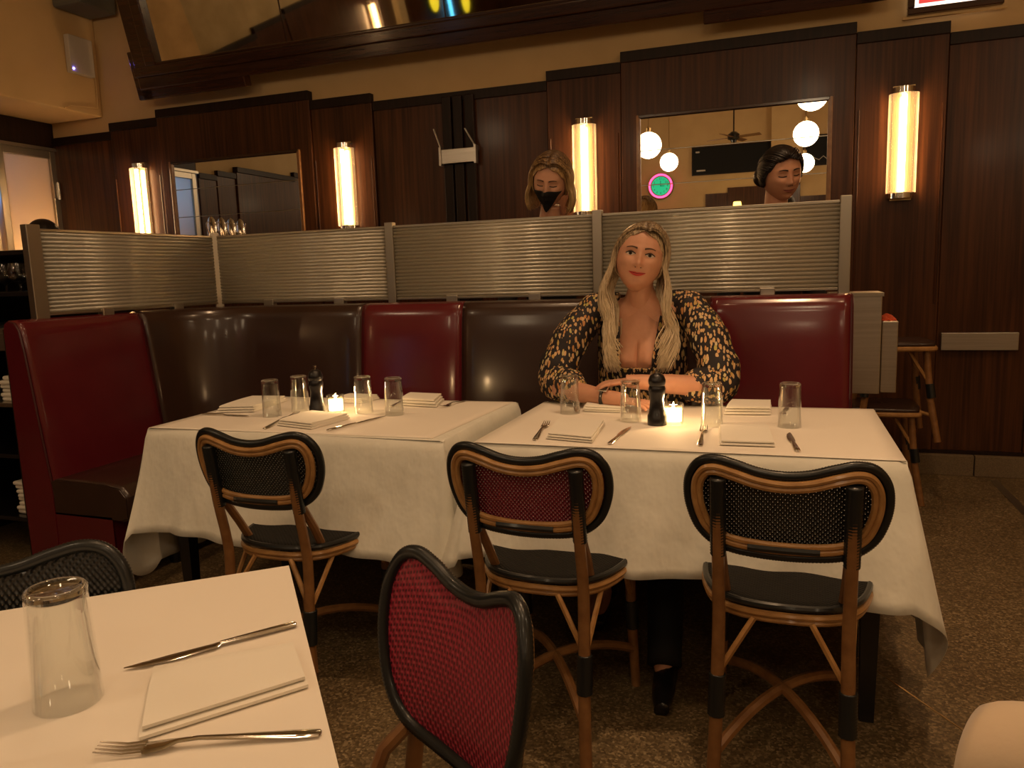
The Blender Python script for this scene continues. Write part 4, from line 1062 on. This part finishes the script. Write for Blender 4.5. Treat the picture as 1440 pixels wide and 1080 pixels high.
# neck
limb('neck', [w2((-.523, 3.055, 1.04)), w2((-.523, 3.03, 1.10)), w2((-.519, 2.985, 1.17)), w2((-.514, 2.955, 1.25))], [.080, .062, .048, .050], 'skin', body, 20)
# dress torso as surface of revolution with open front
def dr(u, v):
    a = -pi*.5+2*pi*u; z = .52+(1.135-.52)*v
    wx = .165+.02*sin(pi*v)-.02*v; wy = .115
    x = wx*cos(a); y = wy*sin(a)
    if v > .9: q = (v-.9)/.1; x *= 1-.30*q; 
    z2 = z; front = max(0, -sin(a))
    y = y-.05*(g(x, z, .055, .89, .055, .08)+g(x, z, -.055, .89, .055, .08))*front
    nl = .872+.9*max(0, abs(x)-.055)**1.0*1.2
    if front > .0 and z > nl and abs(x) < .10: z2 = nl+(z-nl)*.02; 
    return w2((-.523+x, 3.045+y-.0+(-.012 if front > 0 else 0), z2))
MB().grid(dr, 72, 48, cu=True).build('dress', 'dress', wm, True, solid=.004)
# shoulder yokes and sleeves
for s_, sh, el, wr2, nm in ((-1, (-.700, 3.03, 1.085), (-.835, 2.88, .835), (-.71, 2.745, .805), 'l'), (1, (-.345, 3.03, 1.085), (-.212, 2.88, .835), (-.335, 2.785, .815), 'r')):
    sh, el, wr2 = V(sh), V(el), V(wr2)
    mid = sh.lerp(el, .5)+V((s_*.022, -.01, .02))
    yk = V((-.523+s_*.085, 3.045, 1.115))
    P_ = crom([w2(yk), w2(sh+V((0, 0, .012))), w2(mid), w2(el), w2(el.lerp(wr2, .55)), w2(wr2)], 10, False)
    rad = [.040, .064, .074, .074, .066, .040]
    def r(q, rad=rad):
        x = q*5; i = min(int(x), 4); t_ = x-i; return rad[i]*(1-t_)+rad[i+1]*t_
    m_ = MB(); m_.tube(P_, lambda q: r(q)*(1+.035*sin(q*38)+.03*sin(q*61+1)), 28)
    # gathers
    for i, p in enumerate(m_.v):
        k_ = i % 28; ring = i//28; q = ring/(len(P_)-1)
        if ring < len(P_): c_ = P_[ring]; vv = V(p)-c_; m_.v[i] = tuple(c_+vv*(1+.05*sin(k_*2*pi/28*7+q*6)*q))
    m_.build('sleeve', 'dress', wm, True, sharp=180)
# front dress yoke strips either side of the neckline
for s_ in (-1, 1):
    def yk(u, v):
        x = s_*(.060+.115*u+.03*(v**1.5)*(1-u)); z = .86+.275*v; yb = 2.985-.045*(1-v)-.02*sin(pi*(1-v))
        b_ = .058*g(abs(x), z, .052, .90, .050, .075)
        return w2((-.523+x, yb-b_+(x/.16)**2*.075-.008, z))
    MB().grid(yk, 16, 24).build('bodice', 'dress', wm, True, solid=.004)
# forearms and hands
ra, rb = V((-.745, 2.765, .80)), V((-.535, 2.66, .785))
limb('forearm', [w2((-.80, 2.80, .81)), w2((-.70, 2.735, .802)), w2((-.60, 2.69, .795)), w2((-.52, 2.665, .79))], [.040, .037, .029, .024], 'skin', body)
hand(body, w2((-.535, 2.668, .79)), V((.93, -.28, -.06)), V((0, .05, -1)), 1, 'skin', .28, .92, name='hand')
limb('forearm', [w2((-.28, 2.80, .825)), w2((-.37, 2.765, .835)), w2((-.46, 2.735, .845)), w2((-.53, 2.722, .85))], [.038, .036, .028, .023], 'skin', body)
hand(body, w2((-.515, 2.722, .852)), V((-.93, -.16, -.10)), V((-.1, 0, -1)), -1, 'skin', .30, .92)
# watch
q0 = w2((-.600, 2.69, .795)); ax = V((.93, -.30, -.05)).normalized(); uu = ax.cross(V((0, 0, 1))).normalized(); vv_ = uu.cross(ax)
wt = MB().tube([q0+uu*.0305*cos(a)+vv_*.0305*sin(a) for a in [2*pi*i/28 for i in range(28)]], .009, 6, True, flat=.25).build('watch_strap', 'black', wm, True)
Tw = M.Translation(q0+(uu*.55+V((0, 0, .84))).normalized()*.031) @ M((ax.to_4d(), (V((0, 0, 0, 0))), V((0, 0, 0, 0)), V((0, 0, 0, 1)))).to_4x4() if 0 else M.Translation(q0+V((.0, -.012, .031))) @ M.Rotation(R(-17), 4, 'Z') @ M.Rotation(R(25), 4, 'X')
MB().box(-.018, .018, -.016, .016, -.003, .005, T=Tw).build('watch_case', 'chrome', wt, bevel=.003)
MB().box(-.0145, .0145, -.013, .013, .005, .006, T=Tw).build('watch_face', 'black', wt)
# trousers and shoe reach forward under the table
for pts in ([(-.61, 3.02, .55), (-.60, 2.66, .535), (-.60, 2.60, .40), (-.60, 2.60, .09)], [(-.42, 3.02, .55), (-.37, 2.60, .545), (-.345, 2.42, .36), (-.315, 2.16, .08)]):
    limb('trouser_leg', [w2(p) for p in pts], [.10, .075, .060, .050], 'black_matte', wm)
    e = V(pts[-1]); limb('shoe', [w2(e+V((0, .03, -.04))), w2(e+V((.005, -.05, -.045))), w2(e+V((.012, -.14, -.062)))], [.04, .038, .024], 'black', wm, flat=.8)
make_head(body, Mh, 'skin', 'lips')
# hair: shell + strands
def scalp(th, y, s_, lift=.012):
    k = sqrt(max(0.02, 1-(y/.108)**2)); return V((s_*sin(th)*(.080+lift)*k**.8, y, cos(th)*(.122+lift*.7)*k**.6))
def hair_cap(par, Ml, mt, lift, low, bmp=.003, part=.0):
    def f(u, v):
        az = 2*pi*u; H_ = .118+lift; a_ = abs((az+pi) % (2*pi)-pi)     # 0 at the front
        zl = low(a_); z = H_*(1-v)+zl*v; z = H_-(H_-zl)*(v**1.6)
        e = max(0, 1-(abs(z)/H_)**2.6); jaw = 1 if z > -.02 else 1+(z+.02)*1.5
        x = (.079+lift)*e**.5*sin(az)*jaw; c = cos(az); y = -(.093+lift*.6)*e**.42*c if c > 0 else (.100+lift)*e**.5*-c*jaw
        k_ = 1+bmp/.08*sin(az*31+z*60); z2 = z-part*math.exp(-(x/.007)**2)*(1 if c > -.3 else 0)*(1-v)
        return Ml @ V((x*k_, y*k_, z2))
    return MB().grid(f, 72, 26, cu=True).build('hair_cap', mt, par, True, sharp=180, solid=.004)
def lowf(*tab):
    def f(a):
        for (a0, z0), (a1, z1) in zip(tab[:-1], tab[1:]):
            if a <= a1: t_ = (a-a0)/(a1-a0); t_ = t_*t_*(3-2*t_); return z0*(1-t_)+z1*t_
        return tab[-1][1]
    return f
def long_start(k, n, rd):
    s_ = 1 if k % 2 else -1; w_ = rd.random(); y = -.088+.178*w_; lift = .006+rd.random()*.014
    fr = 1-w_                       # 1 = front strand
    x0 = .012
    pts = []; front = fr > .62
    th1 = 1.75
    for i in range(9):
        q = i/8; th = q*th1; p = scalp(th, y+.050*fr*fr*min(1, q*1.25), s_, lift)
        p.x += x0*(1-q); pts.append(p)
    last = pts[-1]; L = .33+.05*rd.random()-(.05 if w_ > .6 else 0); ph = rd.random()*1.2+(0 if s_ > 0 else 1.5); xo = rd.uniform(-.012, .022)
    yt = -.085-.03*rd.random() if w_ < .75 else .02
    for i in range(1, 17):
        q = i/16; wob = .014*sin(q*10+ph)*min(1, q*2)
        xx = s_*(abs(last.x)+.030*sin(min(1, q*1.3)*pi*.6)+xo*q-.040*q*q)+wob
        pts.append(V((xx, last.y*(1-q)+yt*q+.006*sin(q*11+ph), last.z-L*q)))
    return pts
MH2 = M.Translation((hx-I.x, 2.94-I.y, hz_)) @ M.Rotation(R(10), 4, 'Z') @ M.Diagonal((1.10, 1.06, 1.04, 1))
def bend(p):   # the head's tilt fades out down the hanging hair
    k = max(0, min(1, (p.z+.30)/.30)); 
    return (M.Rotation(R(-4*k), 4, 'X') @ M.Rotation(R(10.5*(k if k < 1 else 1)), 4, 'Y')) @ p
hm = MB(); rd = random.Random(5); NH = 700
for k in range(NH):
    pts = [MH2.inverted() @ (MH2 @ bend(p)) for p in long_start(k, NH, rd)]
    kk = .7+.6*rd.random()
    hm.tube(pts, lambda q, kk=kk: .0036*kk*(1-.6*q*q), 4, flat=.5)
ho = hm.build('hair', 'hair_blonde', wm, True, sharp=180); ho.matrix_local = MH2
hair_cap(ho, M.Rotation(R(-4), 4, 'X') @ M.Rotation(R(10.5), 4, 'Y'), 'hair_blonde', .006, lowf((0, .092), (.55, .072), (1.0, .03), (1.4, -.05), (3.2, -.10)), bmp=.0015, part=.004)

# --- generic standing figure
def standing(loc, rz, label, top_m, skin, H=1.72, pants='black_matte'):
    t = thing('person', label, 'person', loc, rz); s = H/1.72
    vs = [(0, 0, .92), (0, .01, 1.10), (0, .0, 1.28), (0, .01, 1.40), (0, -.005, 1.47), (0, -.02, 1.53),
          (-.09, 0, .88), (-.10, -.01, .48), (-.10, .02, .08), (-.10, -.10, .04), (.09, 0, .88), (.10, -.01, .48), (.10, .02, .08), (.10, -.10, .04),
          (-.16, .01, 1.39), (-.23, .02, 1.15), (-.22, -.12, 1.00), (-.17, -.22, .99), (.16, .01, 1.39), (.23, .02, 1.15), (.22, -.12, 1.00), (.17, -.22, .99)]
    es = [(0, 1), (1, 2), (2, 3), (3, 4), (4, 5), (0, 6), (6, 7), (7, 8), (8, 9), (0, 10), (10, 11), (11, 12), (12, 13), (3, 14), (14, 15), (15, 16), (16, 17), (3, 18), (18, 19), (19, 20), (20, 21)]
    rr = [(.14, .11), (.12, .09), (.14, .095), (.11, .07), (.052, .052), (.05, .05), (.085, .085), (.06, .06), (.045, .045), (.035, .035), (.085, .085), (.06, .06), (.045, .045), (.035, .035),
          (.055, .05), (.043, .043), (.034, .034), (.028, .028), (.055, .05), (.043, .043), (.034, .034), (.028, .028)]
    b = skinned('body', [V(v)*s for v in vs], es, rr, skin, t)
    sel = [0, 1, 2, 3, 14, 15, 18, 19, 16, 20]
    idx = {v: i for i, v in enumerate(sel)}
    skinned('top', [V(vs[v])*s for v in sel], [(idx[a], idx[c]) for a, c in es if a in idx and c in idx], [tuple(q+.012 for q in rr[v]) for v in sel], top_m, t)
    sel = [0, 6, 7, 8, 10, 11, 12]; idx = {v: i for i, v in enumerate(sel)}
    skinned('trousers', [V(vs[v])*s for v in sel], [(idx[a], idx[c]) for a, c in es if a in idx and c in idx], [tuple(q+.012 for q in rr[v]) for v in sel], pants, t)
    for sx in (-1, 1):
        hand(b, V((sx*.17, -.22, .99))*s, V((-sx*.25, -.9, -.2)), V((0, 0, -1)), sx, skin, .35, .95)
        limb('shoe', [V((sx*.10, .05, .045)), V((sx*.10, -.06, .04)), V((sx*.10, -.17, .028))], [.045, .045, .028], 'black', t, flat=.75)
    return t, b
# masked woman with bob
mw, mb = standing((-1.10, 3.73, 0), R(6), 'woman in black face mask with a blonde bob, looking down behind the screen', 'black_matte', 'skin2', 1.70)
Mh1 = M.Translation((.03, -.085, 1.680)) @ M.Rotation(R(-2), 4, 'Z') @ M.Rotation(R(8), 4, 'Y') @ M.Rotation(R(24), 4, 'X')
h = make_head(mb, Mh1, 'skin2', 'lips2', 'brow', True)
limb('neck', [V((0, 0, 1.40)), V((.005, -.02, 1.48)), V((.02, -.05, 1.57))], [.065, .052, .048], 'skin2', mb)
def mk(u, v):
    x = (u-.5)*.142; zt = -.010-.010*abs(u-.5)*2+.0; zb = -.125+.085*(abs(u-.5)*2)**1.3; z = zt*(1-v)+zb*v
    xx = x*(1-.25*v); zc = max(z, -.108); e = face_y(max(-.066, min(.066, xx*.9)), max(zc, -.095)); nose = -.020*math.exp(-(x/.02)**2)*(1-v)*.6-.012*(1-abs(u-.5)*2)
    return Mh1 @ V((xx, min(e-.004+nose, -.012), z))
MB().grid(mk, 28, 20).build('face_mask', 'black_matte', mw, True, solid=.002)
for s_ in (-1, 1): MB().tube([Mh1 @ V((s_*.062, -.02, -.02)), Mh1 @ V((s_*.074, .0, .0)), Mh1 @ V((s_*.076, .02, .005))], .0012, 5).build('mask_loop', 'black_matte', mw, True)
hm = MB(); rd = random.Random(9)
def bob(rd, k):
    s_ = 1 if k % 2 else -1; w_ = rd.random(); y = -.086+.18*w_; lift = .012+rd.random()*.018; pts = []
    for i in range(9):
        q = i/8; p = scalp(q*1.7, y+.050*(1-w_)**2*min(1, q*1.25), s_, lift); p.x += .006*(1-q); pts.append(p)
    last = pts[-1]; L = .105+.02*rd.random()+(.0 if w_ < .6 else .02)
    for i in range(1, 8):
        q = i/7; pts.append(V((s_*(abs(last.x)+.020*sin(q*pi*.75)-.016*q*q), last.y-.01*q, last.z-L*q)))
    return pts
for k in range(460):
    kk = .7+.6*rd.random(); hm.tube(bob(rd, k), lambda q, kk=kk: .0038*kk*(1-.4*q*q), 4, flat=.5)
ho = hm.build('hair', 'hair_bob', mw, True, sharp=180); ho.matrix_local = Mh1
hair_cap(ho, M.Identity(4), 'hair_bob', .010, lowf((0, .090), (.55, .072), (1.0, .035), (1.4, -.06), (3.2, -.11)), bmp=.0015, part=.004)
# dark-haired woman
dw, db = standing((-.045, 3.77, 0), R(26), 'dark-haired woman looking down before the wide mirror', 'black_matte', 'skin', 1.63)
Mh3 = M.Translation((.0, -.06, 1.645)) @ M.Rotation(R(-6), 4, 'Y') @ M.Rotation(R(15), 4, 'X')
make_head(db, Mh3, 'skin', 'lips2', 'lash', True)
limb('neck', [V((0, 0, 1.33)), V((0, -.01, 1.45)), V((0, -.03, 1.60))], [.065, .052, .048], 'skin', db)
hm = MB(); rd = random.Random(4)
for k in range(520):     # hair combed back from the hairline to a low knot
    s_ = 1 if k % 2 else -1; a0 = rd.random()**1.1*1.45; lift = .006+rd.random()*.010; pts = []
    zs_ = lowf((0, .078), (.6, .066), (1.1, .03), (1.5, -.03))(a0)+rd.random()*.012
    for i in range(12):
        q = i/11; az = a0+(2.9-a0)*q; z = zs_*(1-q)-.035*q+.075*sin(pi*q)*(1-a0/1.9); H_ = .118+lift; z = min(z, H_*.97)
        e = max(.01, 1-(abs(z)/H_)**2.6); c = cos(az); pts.append(V((s_*(.079+lift)*e**.5*sin(az), -(.093+lift*.6)*e**.42*c if c > 0 else -(.100+lift)*e**.5*c, z)))
    kk = .7+.6*rd.random(); hm.tube(pts, lambda q, kk=kk: .004*kk, 4, flat=.5)
ho = hm.build('hair', 'hair_dark', dw, True, sharp=180); ho.matrix_local = Mh3
hair_cap(ho, M.Identity(4), 'hair_dark', .007, lowf((0, .080), (.6, .068), (1.1, .02), (1.5, -.05), (3.2, -.07)))
MB().lathe([(.045*sin(pi*i/12), -.045*cos(pi*i/12)) for i in range(13)], 20, c=(-.02, .13, -.03)).build('bun', 'hair_dark', ho, True, sharp=180)
# person beyond the left screen: only the crown shows
pw, pb = standing((-4.33, 3.62, 0), R(230), 'dark-haired person whose crown shows above the left screen end', 'black_matte', 'skin2', 1.56)
Mh4 = M.Translation((0, -.02, 1.545))
make_head(pb, Mh4, 'skin2', 'lips2', 'lash', True)
ho = hair_cap(pw, Mh4, 'hair_dark', .014, lowf((0, .06), (.8, .03), (1.2, -.05), (3.2, -.10))); ho.name = 'hair'
